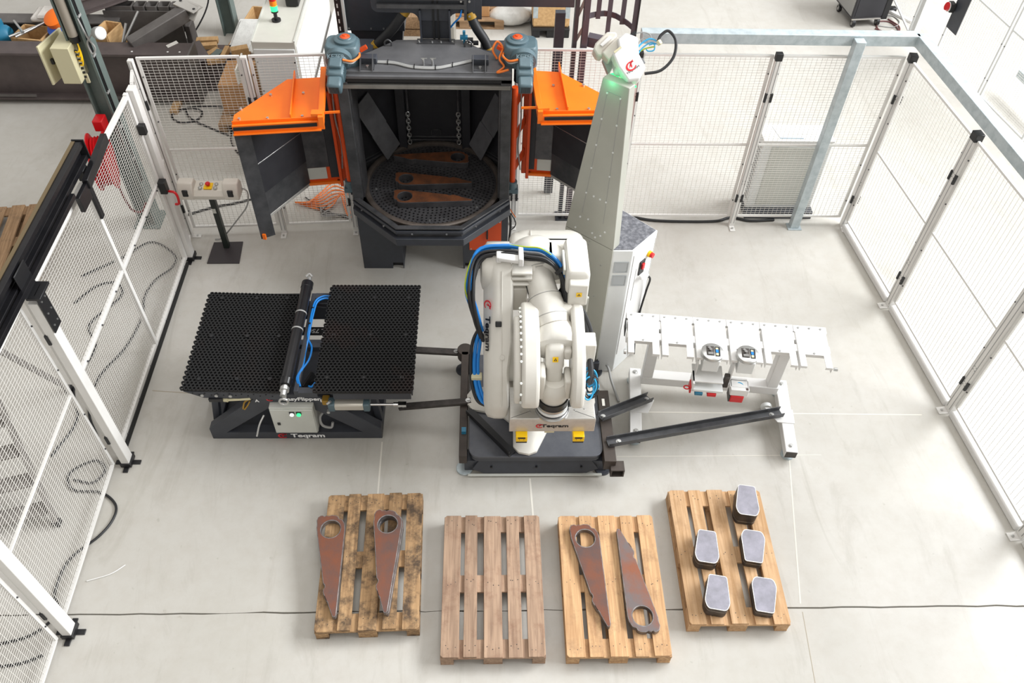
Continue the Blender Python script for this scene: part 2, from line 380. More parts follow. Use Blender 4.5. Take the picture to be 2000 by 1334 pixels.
def post(x,y,label,w=.06,d=.05,h=2.2,rz=0,cap='black',foot='fence',side=1,group='fence posts',sides=(1,1),mcol='fence',foot_dir=None,cross=False):
    t=thing('fence_post',label,'post',(x,y,0),rz,group)
    loc=lambda *a: Vector(a)
    O('shaft',G().box((-w/2,-d/2,.012),(w/2,d/2,h)),mcol,t,local=True,bevel=.004)
    gr=G()
    for dx in (-.3,.3): gr.box((w*dx-.004,-d/2-.0015,.05),(w*dx+.004,-d/2,h-.02))
    O('slot',gr,'gcable',t,local=True,smooth=0)
    g=G()
    if cross:
        for a in (0,PI/2): g.box((-.11,-.022,0),(.11,.022,.012),Matrix.Rotation(a,4,'Z'))
        g.box((-w/2-.012,-d/2-.012,.012),(w/2+.012,d/2+.012,.06))
        O('foot_bracket',g,'black',t,local=True,bevel=.003)
    else:
        fd=foot_dir or (0,-1)
        g.box((-w/2+min(0,fd[0]*.09),-d/2+min(0,fd[1]*.09),0),(w/2+max(0,fd[0]*.09),d/2+max(0,fd[1]*.09),.012)); O('foot_plate',g,foot,t,local=True,bevel=.002)
        c=Vector((fd[0]*(w/2+.05),fd[1]*(d/2+.05),.012)); O('anchor_bolt',G().cyl(c,c+Vector((0,0,.012)),.012,n=6),'zinc',t,local=True)
    if cap: 
        O('top_bracket',G().box((-w/2-.004,-d/2-.004,h-.07),(w/2+.004,d/2+.004,h+.006)),cap,t,local=True,bevel=.003)
    for z in (.42,1.72):
        for sx in (-1,1):
            if sides[(sx+1)//2]:
                O('clip',G().box((sx*w/2-.012,-d/2-.012,z-.05),(sx*w/2+.012,-d/2+.012,z+.05)),'black',t,local=True,bevel=.003)
    h_=G()
    for z in (.62,.66,.4,.44,1.72,1.76):
        for a in (-.013,.013): h_.cyl((a,-d/2-.0015,z),(a,-d/2+.001,z),.0045,n=6)
    O('hole_row',h_,'black',t,local=True,smooth=0)
    return t
# left run (x about -3.23)
XL=-3.235
post(-3.335,7.26,'slim grey corner post where the left mesh fence meets the back fence',.05,.05,2.2,0,None,foot_dir=(1,0),sides=(1,1),group=None)
post(XL-.015,6.90,'wide white lock post on the left fence carrying the red door handle',.10,.07,2.13,-PI/2,None,cross=True,group=None,sides=(0,1))
post(XL+.035,4.235,'white left fence post under the black sliding door rail, far foot cross',.10,.07,2.1,-PI/2,None,cross=True,group=None)
post(XL+.025,2.68,'white left fence post beside the dark floor crack at the left edge',.10,.07,2.1,-PI/2,None,cross=True,group=None)
panel((-3.33,7.215),(-3.27,6.975),'narrow mesh panel between the left corner post and the lock post',.06,2.12,1.1)
panel((-3.29,4.17),(-3.265,2.76),'left mesh panel in front of the grey steps, nearer than the sliding door')
panel((-3.265,2.60),(-3.24,1.15),'left mesh panel nearest the camera, below the dark floor crack')
# sliding mesh door and its rail
t=thing('sliding_door','white framed sliding mesh door under the black rail, red handle at its far end','door',(-3.25,5.5,0))
xa=-3.28
for y in (6.815,5.57,4.27): O('stile',G().box((xa-.02,y-.022,.07),(xa+.02,y+.022,2.12 if y!=5.57 else 2.0)),'fence',t,bevel=.003)
for y0,y1 in ((5.59,6.81),(4.29,5.55)):
    O('rail',G().box((xa-.018,y0,2.07),(xa+.018,y1,2.11)),'fence',t,bevel=.003)
    O('rail',G().box((xa-.018,y0,.07),(xa+.018,y1,.11)),'fence',t,bevel=.003)
    O('middle_rail',G().box((xa-.016,y0,1.085),(xa+.016,y1,1.12)),'fence',t,bevel=.003)
    w=G(); wires(w,(xa,y0,0),(xa,y1,0),.09,2.07); O('wire_mesh',w,'wire',t,smooth=0,kind='stuff')
O('floor_seal',G().box((xa+.02,4.37,.014),(xa+.034,6.77,.068)),'plinth',t)
g=G()
for y0 in (4.5,4.9,5.3,5.9,6.3,6.7):
    for z in (.07,1.1): g.cyl((xa-.02,y0,z),(xa+.028,y0,z),.008,n=6)
O('clip_screw',g,'dark2',t)
O('hanger',G().box((xa+.021,5.545,1.72),(xa+.045,5.60,2.232)).box((xa-.0,5.53,2.13),(xa+.06,5.62,2.232)),'black',t,bevel=.004)
O('lock_housing',G().box((-3.255,6.74,1.02),(-3.185,6.82,1.16)),'black',t,bevel=.006)
O('door_handle',G().tube([(-3.18,6.78,1.03),(-3.12,6.76,1.03),(-3.10,6.75,.98),(-3.11,6.75,.90),(-3.15,6.76,.88)],.013),'red',t,label='red grab handle')
O('hinge_block',G().box((-3.27,6.77,1.7),(-3.20,6.83,1.80)),'black',t,bevel=.005)
t=thing('sliding_door_rail','long black box rail with a painted gold reflection along its top above the left fence','rail',(-3.2,3.6,2.2))
g=G(); prof=[(-.075,.0),(-.075,.17),(.0,.17),(.0,.125),(-.045,.125),(-.045,.045),(.0,.045),(.0,.0)]
T=frame((-3.215,5.68,2.24),(1,0,0),(0,0,1)); g.prism(prof,5.9,T); O('track_beam',g,'blacks',t,bevel=.004)
O('edge_reflection',G().box((-3.29,.0,2.412),(-3.262,5.67,2.418)),mat('painted_edge_reflection','#8d7c60',.25,.75),t,label='reflection on the top edge, painted as a gold strip')  # warm reflection along the rail top, put in as a coloured strip
O('lower_guide',G().box((-3.20,.3,2.235),(-3.165,5.2,2.275)).box((-3.20,.3,2.20),(-3.192,5.2,2.24)),'blacks',t,bevel=.002)
O('end_stop',G().box((-3.295,5.682,2.243),(-3.20,5.695,2.42)),'black',t); O('end_bolt',bolts([(-3.23,5.685,2.28),(-3.23,5.685,2.38)],.009,.008,(0,1,0)),'zinc',t)
for y in (4.24,2.68):
    g=G().box((-3.20,y-.09,2.17),(-3.10,y+.09,2.19)).box((-3.20,y-.09,2.17),(-3.19,y+.09,2.40)).box((-3.155,y-.06,1.80),(-3.145,y+.06,2.19))
    O('support_bracket',g,'black',t,bevel=.003)
    O('bracket_bolt',bolts([(-3.145,y+a,z) for a in (-.03,.03) for z in (1.86,1.98,2.1)],.008,.006,(1,0,0)),'zinc',t)
t=thing('door_hanger_arm','short black guide arm jutting past the rail end over the left fence','arm',(-3.16,5.75,2.1))
O('arm',G().bar((-3.175,5.42,2.185),(-3.215,6.05,2.185),.05,.09),'blacks',t,bevel=.005)
O('drop_plate',G().box((-3.20,5.23,2.06),(-3.165,5.42,2.20)),'blacks',t,bevel=.003)
# back run
YB=7.46
post(-2.30,7.34,'back fence post half hidden behind the open left orange door',.06,.05,2.2,0.06,None,group=None,foot_dir=(0,-1))
post(-1.49,7.40,'back fence post close to the left side of the blasting machine',.06,.05,2.2,0.06,None,group=None)
post(.315,7.50,'back fence post just right of the blasting machine leg',.06,.05,2.2,0,None,group=None)
post(1.50,7.50,'back fence post behind the tall scanner column',.06,.05,2.2,0,'black',group=None)
post(2.872,7.50,'back fence post left of the white air unit behind the mesh',.06,.05,2.2,0,'black',group=None)
post(4.205,7.50,'back right corner post under the galvanised beam corner',.07,.07,2.2,-.1,'black',group=None,foot_dir=(0,-1))
panel((-3.29,7.30),(-2.345,7.355),'back mesh panel between the left corner and the orange door',.1,2.2,1.15)
panel((-2.255,7.36),(-1.535,7.41),'back mesh panel behind the open left orange door with orange cables behind it',.1,2.2,1.15)
panel((.35,7.545),(1.465,7.545),'back mesh panel behind the right orange door and scanner column',.1,2.2,1.1)
panel((1.535,7.545),(2.835,7.545),'back mesh panel just right of the scanner column',.1,2.16,1.1)
panel((2.91,7.545),(4.15,7.545),'back mesh panel in front of the white air unit',.1,2.16,1.1)
# right run
rp=[(4.205,7.50),(4.345,6.20),(4.49,4.80),(4.625,3.45),(4.76,2.1)]
d=(Vector((rp[-1][0]-rp[0][0],rp[-1][1]-rp[0][1]))).normalized(); ra=math.atan2(d.y,d.x)+PI   # posts face the cell (-x)
lab=['right fence post nearest the back right corner','right fence post halfway along, level with the white tool rack','right fence post nearest the camera, foot at the right edge']
for i in (1,2,3): post(rp[i][0],rp[i][1],lab[i-1],.08,.07,2.2,ra+PI,'black',group=None)
lab=['right mesh panel beside the back right corner','right mesh panel level with the tool rack','right mesh panel level with the pallet of grey blocks','right mesh panel nearest the camera at the right edge']
for i in range(4):
    a=Vector(rp[i]); b=Vector(rp[i+1]); u=(b-a).normalized(); panel(a+u*.05,b-u*.05,lab[i],.11,2.15,1.1)
for i,nm in enumerate(('beside the back right corner','level with the tool rack','level with the grey blocks','nearest the camera')):
    a=Vector(rp[i]); b=Vector(rp[i+1]); u=(b-a).normalized(); a=a+u*(.06 if i else .05); b=b-u*.055
    T1('floor_duct',G().bar((a.x,a.y,.037),(b.x,b.y,.037),.085,.074),'white','white skirting duct under the right mesh panel '+nm,'duct',bevel=.012)
# galvanised portal over the corner
t=thing('galvanised_frame','galvanised box beam portal with one square post at the back right corner of the cell','frame',(3.6,7.6,0))
O('upright',G().box((3.56,7.435,.012),(3.66,7.525,2.36)),'galv',t,bevel=.005); O('base_plate',G().box((3.53,7.41,0),(3.69,7.53,.012)),'galv',t)
O('beam',G().box((1.50,7.53,2.27),(4.22,7.64,2.38)),'galv',t,bevel=.005)
O('beam',G().bar((4.24,7.59,2.325),(4.72,2.6,2.325),.11,.11),'galv',t,bevel=.005)
# ------------------------------------------------------------ pallets, levers, blocks
def pallet(loc,rz,label,wm,name='wooden_pallet',group=None,seed=1):
    r=random.Random(seed); t=thing(name,label,'pallet',(loc[0],loc[1],0),rz,group)
    xs=[(-.4,.138),(-.226,.105),(-.068,.14),(.12,.101),(.268,.132)]
    for i,(x,w) in enumerate(xs):
        y0=r.uniform(-.006,.006); jz=r.uniform(-.001,.001); c=.018 if i in (0,4) else .004
        x0,x1,ya,yb=x+r.uniform(-.003,.003),x+w+r.uniform(-.003,.003),-.6+y0,.6+y0
        l=c if i==0 else .003; q=c if i==4 else .003
        poly=[(x0+l,ya),(x1-q,ya),(x1,ya+q),(x1,yb-q),(x1-q,yb),(x0+l,yb),(x0,yb-l),(x0,ya+l)]
        b=O('deck_board',G().prism(poly,.022,z0=.122+jz),wm,t,local=True,bevel=.002)
        nl=G()
        for yy in (-.53,0,.53):
            for k in range(3): nl.lathe((x+w*(.25+.25*k)+r.uniform(-.012,.012),yy+r.uniform(-.028,.028),.1435),(0,0,1),[(0,.0045),(.0016,.0038)],6)
        O('nail_head',nl,'steelside',b,local=True,smooth=0)
    for y in (-.5275,0,.5275): O('cross_board',G().box((-.4,y-.0725,.1),(.4,y+.0725,.122)),wm,t,local=True,bevel=.002)
    for x,w in ((-.35,.10),(0,.145),(.35,.10)):
        for y in (-.5275,0,.5275): O('block',G().box((x-w/2,y-.07,.022),(x+w/2,y+.07,.1)),wm,t,local=True,bevel=.003)
        O('runner',G().box((x-w/2,-.6,0),(x+w/2,.6,.022)),wm,t,local=True,bevel=.002)
    return t
w1=wood('pallet_wood_ochre_stained','#ba9870','#8f7050','#40362f',.9)
w2=wood('pallet_wood_pink_grey','#b2967e','#866e5c','#75503f',.5)
w3=wood('pallet_wood_pale','#d2ad82','#ad8560','#7d5f4b',.5)
w4=wood('pallet_wood_honey','#d4b08a','#b08a62','#8a6a4c',.35)
w5=wood('pallet_wood_dull','#a98a6a','#83684d','#5a4a3c',.4)
def cam2w(x,y): c,s=math.cos(-.047),math.sin(-.047); return (x*c-y*s,x*s+y*c)
P1=cam2w(-1.0778,3.1682); P2=cam2w(-.0861,2.9965); P3=cam2w(.8743,3.0373); P4=cam2w(1.8305,3.3247)
pallet(P1,.026,'dirt-stained ochre pallet under rusty levers, leftmost of the near row',w1,seed=3)
pallet(P2,.003,'empty pinkish grey wooden pallet, second from the left in the near row',w2,seed=5)
pallet(P3,.0,'pale wooden pallet under two levers pointing opposite ways',w3,seed=8)
pallet(P4,-.003,'honey coloured pallet holding five stacks of grey steel blocks',w4,seed=11)
LEV=[(.762,-.014),(.757,.006),(.655,.036),(.632,.040),(.617,.052),(.60,.058),(.545,.074),(.523,.071),(.507,.060),(.488,.059),(.47,.071),(.02,.113),(-.03,.117),(-.06,.112),(-.10,.113),(-.128,.100),(-.139,.078),(-.139,.062),(-.126,.048),(-.133,.030),(-.124,.014),(-.130,-.012),(-.122,-.045),(-.108,-.066),(-.086,-.072),(-.074,-.098),(-.035,-.115),(.02,-.117),(.745,-.024)]
def lever(hx,hy,z,ang,label,m='rust',flip=False,h=.05,group=None,em='cutedge',sc=1):
    t=thing('forged_lever',label,'lever',(hx,hy,z),ang,group); s=-1 if flip else 1
    P=[(x*sc,y*s*sc) for x,y in LEV]; e=.006
    g=G().prism(P,h-.001,holes=[circ(0,0,.079*sc,26)]); O('plate_edge',g,em,t,local=True,smooth=30,bevel=.002)
    inner=[]
    n=len(P)
    a=sum(P[i][0]*P[(i+1)%n][1]-P[(i+1)%n][0]*P[i][1] for i in range(n)); sg=1 if a>0 else -1
    for i in range(n):
        p0,p1,p2=Vector(P[i-1]),Vector(P[i]),Vector(P[(i+1)%n]); d1=(p1-p0).normalized(); d2=(p2-p1).normalized()
        nn=(Vector((-d1.y,d1.x))+Vector((-d2.y,d2.x)))*sg; nn=nn.normalized() if nn.length>.2 else Vector((-d1.y,d1.x))*sg
        inner.append(tuple(p1+nn*e))
    O('rusty_face',G().prism(inner,.0015,z0=h-.001,holes=[circ(0,0,.087*sc,26)]),m,t,local=True,smooth=0)
    return t
zt=.145
lever(-1.279,3.452,zt,math.atan2(2.689-3.458,-1.168+1.279),'rusty tapered steel lever at the left edge of the stained pallet',flip=True)
lever(-.800,3.480,zt,math.atan2(2.709-3.466,-.772+.804),'lower lever of the pair stacked on the stained pallet',flip=True)
lever(-.808,3.468,zt+.05,math.atan2(2.709-3.466,-.772+.804),'rusty lever lying on top of another on the stained pallet',flip=True)
lever(.822,3.354,zt,math.atan2(2.605-3.354,.925-.822)+.02,'reddish lever with its ring away from the camera on the pale pallet',flip=True)
lever(1.216,2.687,zt,math.atan2(3.436-2.687,1.109-1.216),'greyer lever with its ring toward the camera on the pale pallet',flip=True,m='rustg')
def block(x,y,z,h,rz,label,flip=False,sc=1,group='steel blocks on the honey pallet'):
    hw=[(.066,.145),(.078,.08),(.096,-.045),(.094,-.09),(.066,-.142)]
    P=[]
    pr=[(.055,.145),(.066,.141),(.073,.130),(.096,-.055),(.097,-.075),(.094,-.095),(.083,-.124),(.070,-.139),(.055,-.145)]
    P=[(a,b) for a,b in pr]+[(-a,b) for a,b in pr[::-1]]
    if flip: P=[(a,-b) for a,b in P]
    P=[(a*sc,b*sc) for a,b in P]; Q=[(a*.95,b*.965) for a,b in P]
    t=thing('steel_block',label,'steel block',(x,y,z),rz,group)
    O('side_wall',G().prism(P,h-.004),'steelside',t,local=True,bevel=.004)
    O('bright_rim',G().prism(P,.0035,z0=h-.004,holes=[Q]),'zinc',t,local=True,smooth=0)
    O('cast_face',G().prism(Q,.003,z0=h-.004),'steel',t,local=True,smooth=0)
B=[(2.205,3.64,(.045,.115),False,-.16,'far right','tallest stack'),(1.80,3.235,(.08,.045),False,-.17,'middle left',''),(2.19,3.25,(.055,.04),True,-.18,'middle right',''),(1.815,2.84,(.085,.04),False,-.19,'near left',''),(2.19,2.83,(.055,.04),True,-.18,'near right','')]
for x,y,hs,fl,rz,nm,_ in B:
    z=zt
    for k,h in enumerate(hs):
        block(x,y,z,h,rz,('lower grey steel block of the %s stack on the honey pallet' if k==0 else 'scuffed grey steel block on top of the %s stack on the honey pallet')%nm,fl); z+=h
pallet((-5.25,7.02),.13,'weathered brown pallet on the floor left of the fence',w5,seed=21)
# ------------------------------------------------------------ shot blasting machine
X0=-.552; YC=7.04
def octa(a,cx=X0,cy=YC):
    k=a*math.tan(PI/8); return [(cx+x,cy+y) for x,y in ((k,-a),(a,-k),(a,k),(k,a),(-k,a),(-a,k),(-a,-k),(-k,-a))]
mc=thing('blasting_machine','dark blasting machine with octagonal tub, round turntable and two open orange doors','machine',(X0,YC,0))
for x0,x1,px in ((-1.336,-.898,-1.04),(-.249,.232,-.249)):
    poly=[(x0,0),(x1,0),(x1,.80),(x0,.80)]
    T=frame((0,6.77,0),(1,0,0),(0,0,1))           # local z runs toward -y
    pk=[(px+.02,.0),(px+.135,.0),(px+.135,.085),(px+.02,.085)]
    leg=[(x0,.0),(px+.02,0),(px+.02,.085),(px+.135,.085),(px+.135,0),(x1,0),(x1,.80),(x0,.80)]
    O('leg',G().prism(leg,.02,T).box((x0,6.79,.09),(x1,7.95,.80)).box((x0,6.78,0),(px+.02,7.95,.09)).box((px+.135,6.78,0),(x1,7.95,.09)) if px>x0 else G().prism(leg,.02,T).box((x0,6.79,.09),(x1,7.95,.80)).box((px+.135,6.78,0),(x1,7.95,.09)),'dark',mc,bevel=.004)
    O('fork_pocket',G().box((px+.02,6.80,.004),(px+.135,7.9,.08)),'black',mc)
pn=O('access_panel',G().box((-.178,6.742,.285),(.162,6.752,.70)),'orange2',mc,bevel=.003,label='orange access panel on the right leg')
O('panel_handle',G().box((.005,6.725,.45),(.022,6.745,.58)),'black',pn,bevel=.004)
O('bolt_row',bolts([(x,6.742,z) for x in (-.16,.145) for z in (.305,.68)],.008,.005,(0,-1,0)),'zinc',pn)
O('tub_floor',G().prism(octa(.74),.04,z0=.79),'inner',mc)
O('lower_skirt',G().prism(octa(.80),.085,z0=.80,holes=[octa(.74)]),'dark',mc,bevel=.004)
O('tub_wall',G().prism(octa(.755),.075,z0=.885,holes=[octa(.73)]),'dark2',mc)
O('tub_rim',G().prism(octa(.785),.016,z0=.995,holes=[octa(.735)]),'dark2',mc,bevel=.003)
O('rim_ledge',G().prism(octa(.79),.035,z0=.94,holes=[octa(.74)]),'dark',mc,bevel=.004)
O('inner_lip',G().prism(octa(.735),.018,z0=.965,holes=[octa(.715)]),'blast',mc,bevel=.003)
kk=[]
oc=octa(.81)
for i in (6,7,0):
    a,b=Vector(oc[i]),Vector(oc[(i+1)%8])
    for f in (.25,.75): c=a.lerp(b,f); kk.append((c.x,c.y,.956))
O('bolt_row',bolts(kk,.010,.012,(0,-.4,.9)),'dark2',mc)
# turntable
tt=O('turntable_ring',G().lathe((X0,YC,.925),(0,0,1),[(0,.655),(0,.715),(.045,.715),(.055,.70),(.055,.672),(.045,.66),(.0,.655)],72),mat('ring_brown_steel','#6f6660',.4,.4,'#585049',8,.35,.7),mc)
gs=G()
for a in (.4,1.45,2.5,3.55,4.6,5.65): 
    d=Vector((math.cos(a),math.sin(a),0)); c=Vector((X0,YC,.966)); gs.bar(c+d*.672,c+d*.716,.008,.002)
O('ring_joint',gs,'black',tt,kind='stuff')
gp=G(); hole=G()
r0=.05
rings=[.05+.04*i for i in range(16)]
for i in range(len(rings)-1):
    ra,rb=rings[i],rings[i+1]; n=max(8,int(2*PI*(ra+rb)/2/.044)); off=(i%2)*PI/n
    for k in range(n):
        a0,a1=off+2*PI*k/n,off+2*PI*(k+1)/n; am=(a0+a1)/2; rm=(ra+rb)/2
        P=lambda r,a: (X0+r*math.cos(a),YC+r*math.sin(a))
        out=[P(ra,a0),P(rm,a0),P(rb,a0),P(rb,am),P(rb,a1),P(rm,a1),P(ra,a1),P(ra,am)]
        c=P(rm,am); rh=.0125; base=am
        inn=[]
        for q in out:
            d=Vector((q[0]-c[0],q[1]-c[1])).normalized(); inn.append((c[0]+d.x*rh,c[1]+d.y*rh))
        vs=[(x,y,.945) for x,y in out]+[(x,y,.945) for x,y in inn]+[(x,y,.933) for x,y in inn]
        fs=[]
        for j in range(8):
            m=(j+1)%8; fs+=[(j,m,8+m,8+j),(8+j,8+m,16+m,16+j)]
        gp.add(vs,fs)
gp.prism(circ(X0,YC,.05,16),.012,z0=.933); gp.prism(circ(X0,YC,.665,48),.012,z0=.933,holes=[circ(X0,YC,rings[-1],48)])
pt=O('perforated_table',gp,'blast',mc,smooth=0); O('table_underside',G().prism(circ(X0,YC,.66,40),.01,z0=.918),'black',pt)
O('bolt_row',bolts([(X0+.59*math.cos(a),YC+.59*math.sin(a),.945) for a in (.9,2.2,3.3,4.7,5.6)],.012,.006),'zinc',pt)
# chamber: pillars, walls, back, roof
for s in (-1,1):
    x=X0+s*.785
    O('pillar',G().box((min(x,x-s*.10),6.715,.985),(max(x,x-s*.10),6.83,2.36)),'dark2',mc,bevel=.006)
    O('side_wall',G().box((min(x,x-s*.03),6.83,.985),(max(x,x-s*.03),7.36,2.36)),'inner',mc)
    O('inner_jamb',G().box((min(x-s*.10,x-s*.115),6.76,.985),(max(x-s*.10,x-s*.115),7.05,2.3)),'blast',mc)
    a=Vector((x-s*.015,7.35,0)); b=Vector((X0+s*.325,7.80,0)); u=(b-a).normalized(); 
    O('corner_wall',G().bar(a+Vector((0,0,1.5)),b+Vector((0,0,1.5)),.03,1.05),'inner',mc)
    O('guide_post',G().box((X0+s*.34-.045,7.62,.96),(X0+s*.34+.045,7.72,2.0)),'inner',mc,bevel=.004)
    # deflector plate in two lengths
    p=Vector((X0+s*.70,7.36,1.72)); q=Vector((X0+s*.435,7.50,1.005))
    w=Vector((s*.0,.0,0)); d=(q-p); ax=d.normalized(); side=Vector((-s*.62,.78,0)); side=(side-ax*side.dot(ax)).normalized(); nn=ax.cross(side)
    for f0,f1,of in ((0,.54,.012),(.53,1,0)):
        O('deflector_plate',G().bar(p+d*f0+nn*of,p+d*f1+nn*of,.235,.012,up=nn),'defl',mc,bevel=.002)
    # chain hanging from a rod
    O('chain_rod',G().cyl((X0+s*.262,7.60,1.42),(X0+s*.262,7.60,2.2),.012,n=8),'blast',mc)
    ch=G()
    for k in range(9):
        c=Vector((X0+s*.262,7.58,1.42-k*.043)); ang=(k%2)*PI/2
        e=[c+Vector((.020*math.cos(t)*math.cos(ang),.020*math.cos(t)*math.sin(ang),.030*math.sin(t))) for t in [2*PI*i/8 for i in range(9)]]
        ch.tube(e,.0075,6,0)
    O('chain',ch,'zinc',mc,kind='stuff')
O('back_wall',G().box((X0-.33,7.79,.96),(X0+.33,7.82,1.98)),'inner',mc)
O('hatch_outline',G().box((X0-.04,7.775,1.09),(X0+.06,7.79,1.10)).box((X0-.045,7.775,1.03),(X0-.035,7.79,1.10)).box((X0+.055,7.775,1.03),(X0+.065,7.79,1.10)),'dark2',mc,kind='stuff')
O('rear_roof',G().add([(X0-.785,7.30,2.34),(X0+.785,7.30,2.34),(X0+.785,7.40,2.2),(X0+.33,7.84,1.98),(X0-.33,7.84,1.98),(X0-.785,7.40,2.2)],[(0,1,2,5),(5,2,3,4)]),'dark',mc)
hd=O('header',G().box((X0-.775,6.735,2.335),(X0+.785,6.80,2.40)),'top',mc,bevel=.004)
O('header_lip',G().box((X0-.77,6.70,2.365),(X0+.78,6.74,2.392)),'top',hd,bevel=.004)
O('header_groove',G().box((X0-.77,6.715,2.325),(X0+.78,6.745,2.362)),'black',hd)
O('header_strip',G().box((X0-.73,6.705,2.262),(X0+.77,6.745,2.30)),mat('bare_steel_strip','#8d8a84',.45,.35,'#77746f',6),hd,bevel=.003,label='bare steel strip along the top of the opening')
O('header_back',G().box((X0-.76,6.745,2.27),(X0+.77,6.80,2.335)),'inner',hd)
tp=[(X0-.785,6.74),(X0+.785,6.74),(X0+.785,6.93),(X0+.525,7.13),(X0+.315,7.31),(X0-.28,7.29),(X0-.515,7.07),(X0-.785,6.90)]
O('top_plate',G().prism(tp,.02,z0=2.395),'top',mc,bevel=.003)
O('under_roof',G().prism([(X0-.755,6.80),(X0+.755,6.80),(X0+.755,7.30),(X0-.755,7.30)],.01,z0=2.325),'inner',mc)
O('side_top',G().box((X0-.78,6.90,2.34),(X0-.5,7.4,2.36)),'dark',mc); O('side_top',G().box((X0+.5,6.93,2.34),(X0+.78,7.4,2.36)),'dark',mc)
# things bolted to the top plate
for s in (-1,1):
    cx=X0+s*.50
    O('bearing_box',G().box((cx-.075,6.86,2.415),(cx+.075,6.94,2.475)),'dark',mc,bevel=.004)
    gg=G()
    for dx in (-.055,.055): gg.prism([(0,0),(.13,0),(0,.11)],.008,frame((cx+dx-.004,6.86,2.415),(0,-1,0),(0,0,1)))
    gg.box((cx-.06,6.765,2.415),(cx+.06,6.86,2.42)); O('gusset_bracket',gg,'dark2',mc,kind='stuff')
    O('bracket_pin',G().cyl((cx,6.80,2.42),(cx,6.80,2.44),.014,n=10),'zinc',mc)
cb=[(-.972,6.876),(-.821,6.862),(-.657,6.797),(-.452,6.785),(-.317,6.83),(-.089,6.929)]
for dy in (0,.02): O('conduit',G().tube([(x,y+dy,2.425) for x,y in cb],.009,8,5),'gcable',mc)
tg=G()
for x,y in ((-.88,6.875),(-.64,6.805),(-.45,6.795),(-.30,6.845)): tg.box((x-.004,y-.02,2.415),(x+.004,y+.035,2.437))
O('cable_tie',tg,'black',mc)
for x in (-.56,-.48):
    s1=O('pipe_stub',G().cyl((x,6.86,2.41),(x,6.86,2.47),.010,n=10).bar((x-.02,6.87,2.475),(x+.035,6.87,2.475),.008,.008),'zinc',mc,kind='stuff')
for x in (-.90,-.165):
    O('lifting_eye',G().tube([(x-.03,7.18,2.41),(x-.03,7.18,2.45),(x,7.18,2.475),(x+.03,7.18,2.45),(x+.03,7.18,2.41)],.008),'dark2',mc)
O('valve_cluster',G().cyl((-.20,7.24,2.41),(-.20,7.24,2.47),.012).box((-.24,7.22,2.46),(-.17,7.26,2.49)).box((-.215,7.225,2.49),(-.19,7.25,2.54)),'steelblue',mc,kind='stuff')
O('sensor_stack',G().box((-.17,7.20,2.44),(-.12,7.25,2.47)).box((-.12,7.19,2.425),(-.07,7.23,2.45)),'black',mc,kind='stuff')
# mast with cross beam
O('mast',G().box((-.605,7.32,2.415),(-.325,7.335,2.72)).box((-.605,7.24,2.415),(-.592,7.335,2.72)).box((-.338,7.24,2.415),(-.325,7.335,2.72)),'dark',mc,kind='stuff')
O('slotted_rail',G().box((-.49,7.285,2.43),(-.47,7.32,2.80)).box((-.445,7.285,2.43),(-.43,7.32,2.80)),'black',mc,kind='stuff')
O('mast_foot',G().box((-.64,7.22,2.415),(-.29,7.30,2.425)),'dark2',mc); O('bolt_row',bolts([(x,7.24,2.425) for x in (-.62,-.5,-.42,-.31)],.009,.01),'zinc',mc)
T=frame((0,7.31,0),(1,0,0),(0,0,1))
cut=[(-1.035,3.25)]+[(-1.035+.06-.06*math.cos(a),2.74-.06*math.sin(a)) for a in [i*PI/10 for i in range(6)]]+[(-.69,2.68)]+[(-.69+.075*math.sin(a),2.605+.075*math.cos(a)) for a in [i*PI/10 for i in range(6)]]+[(-.335,2.605)]+[(-.26-.075*math.cos(a),2.605+.075*math.sin(a)) for a in [i*PI/10 for i in range(6)]]+[(-.10,2.68),(-.10,3.25)]
O('cross_beam',G().prism(cut,.02,T),'dark',mc,bevel=.003)
O('beam_channel',G().box((-.98,7.25,2.74),(-.18,7.29,2.775)).box((-.98,7.25,2.82),(-.18,7.29,2.85)),'dark2',mc,kind='stuff')
O('beam_clamp',G().box((-.20,7.26,2.63),(-.175,7.30,3.2)),'dark2',mc); O('bolt_row',bolts([(x,7.285,z) for x in (-.225,-.15) for z in (2.66,2.80)],.011,.012,(0,-1,0)),'zinc',mc)
O('side_beam',G().box((-.06,7.58,2.60),(.83,7.66,3.1)),'dark',mc,bevel=.004)
O('beam_bracket',G().box((-.10,7.30,2.62),(-.04,7.62,3.1)),'dark',mc)
for pts in ([(-.70,7.36,2.72),(-.79,7.33,2.60),(-.90,7.33,2.46),(-1.09,7.32,2.28)],[(-.17,7.34,2.72),(-.10,7.30,2.56),(-.01,7.28,2.42),(.045,7.25,2.30),(.10,7.22,2.28)]):
    h=O('dust_hose',G().tube(pts,.045,14,5),'cable',mc)
    for a,b in ((0,1),(2,3)):
        p,q=Vector(pts[a]),Vector(pts[b]); 
        f=.45 if a==0 else .75
        c=p.lerp(q,f); d=(q-p).normalized(); O('hose_collar',G().cyl(c-d*.03,c+d*.03,.05),'tape',h)
O('air_line',G().tube([(-.325,7.28,2.55),(-.29,7.27,2.60),(-.24,7.26,2.66),(-.22,7.28,2.72)],.008,6),'blue',mc)
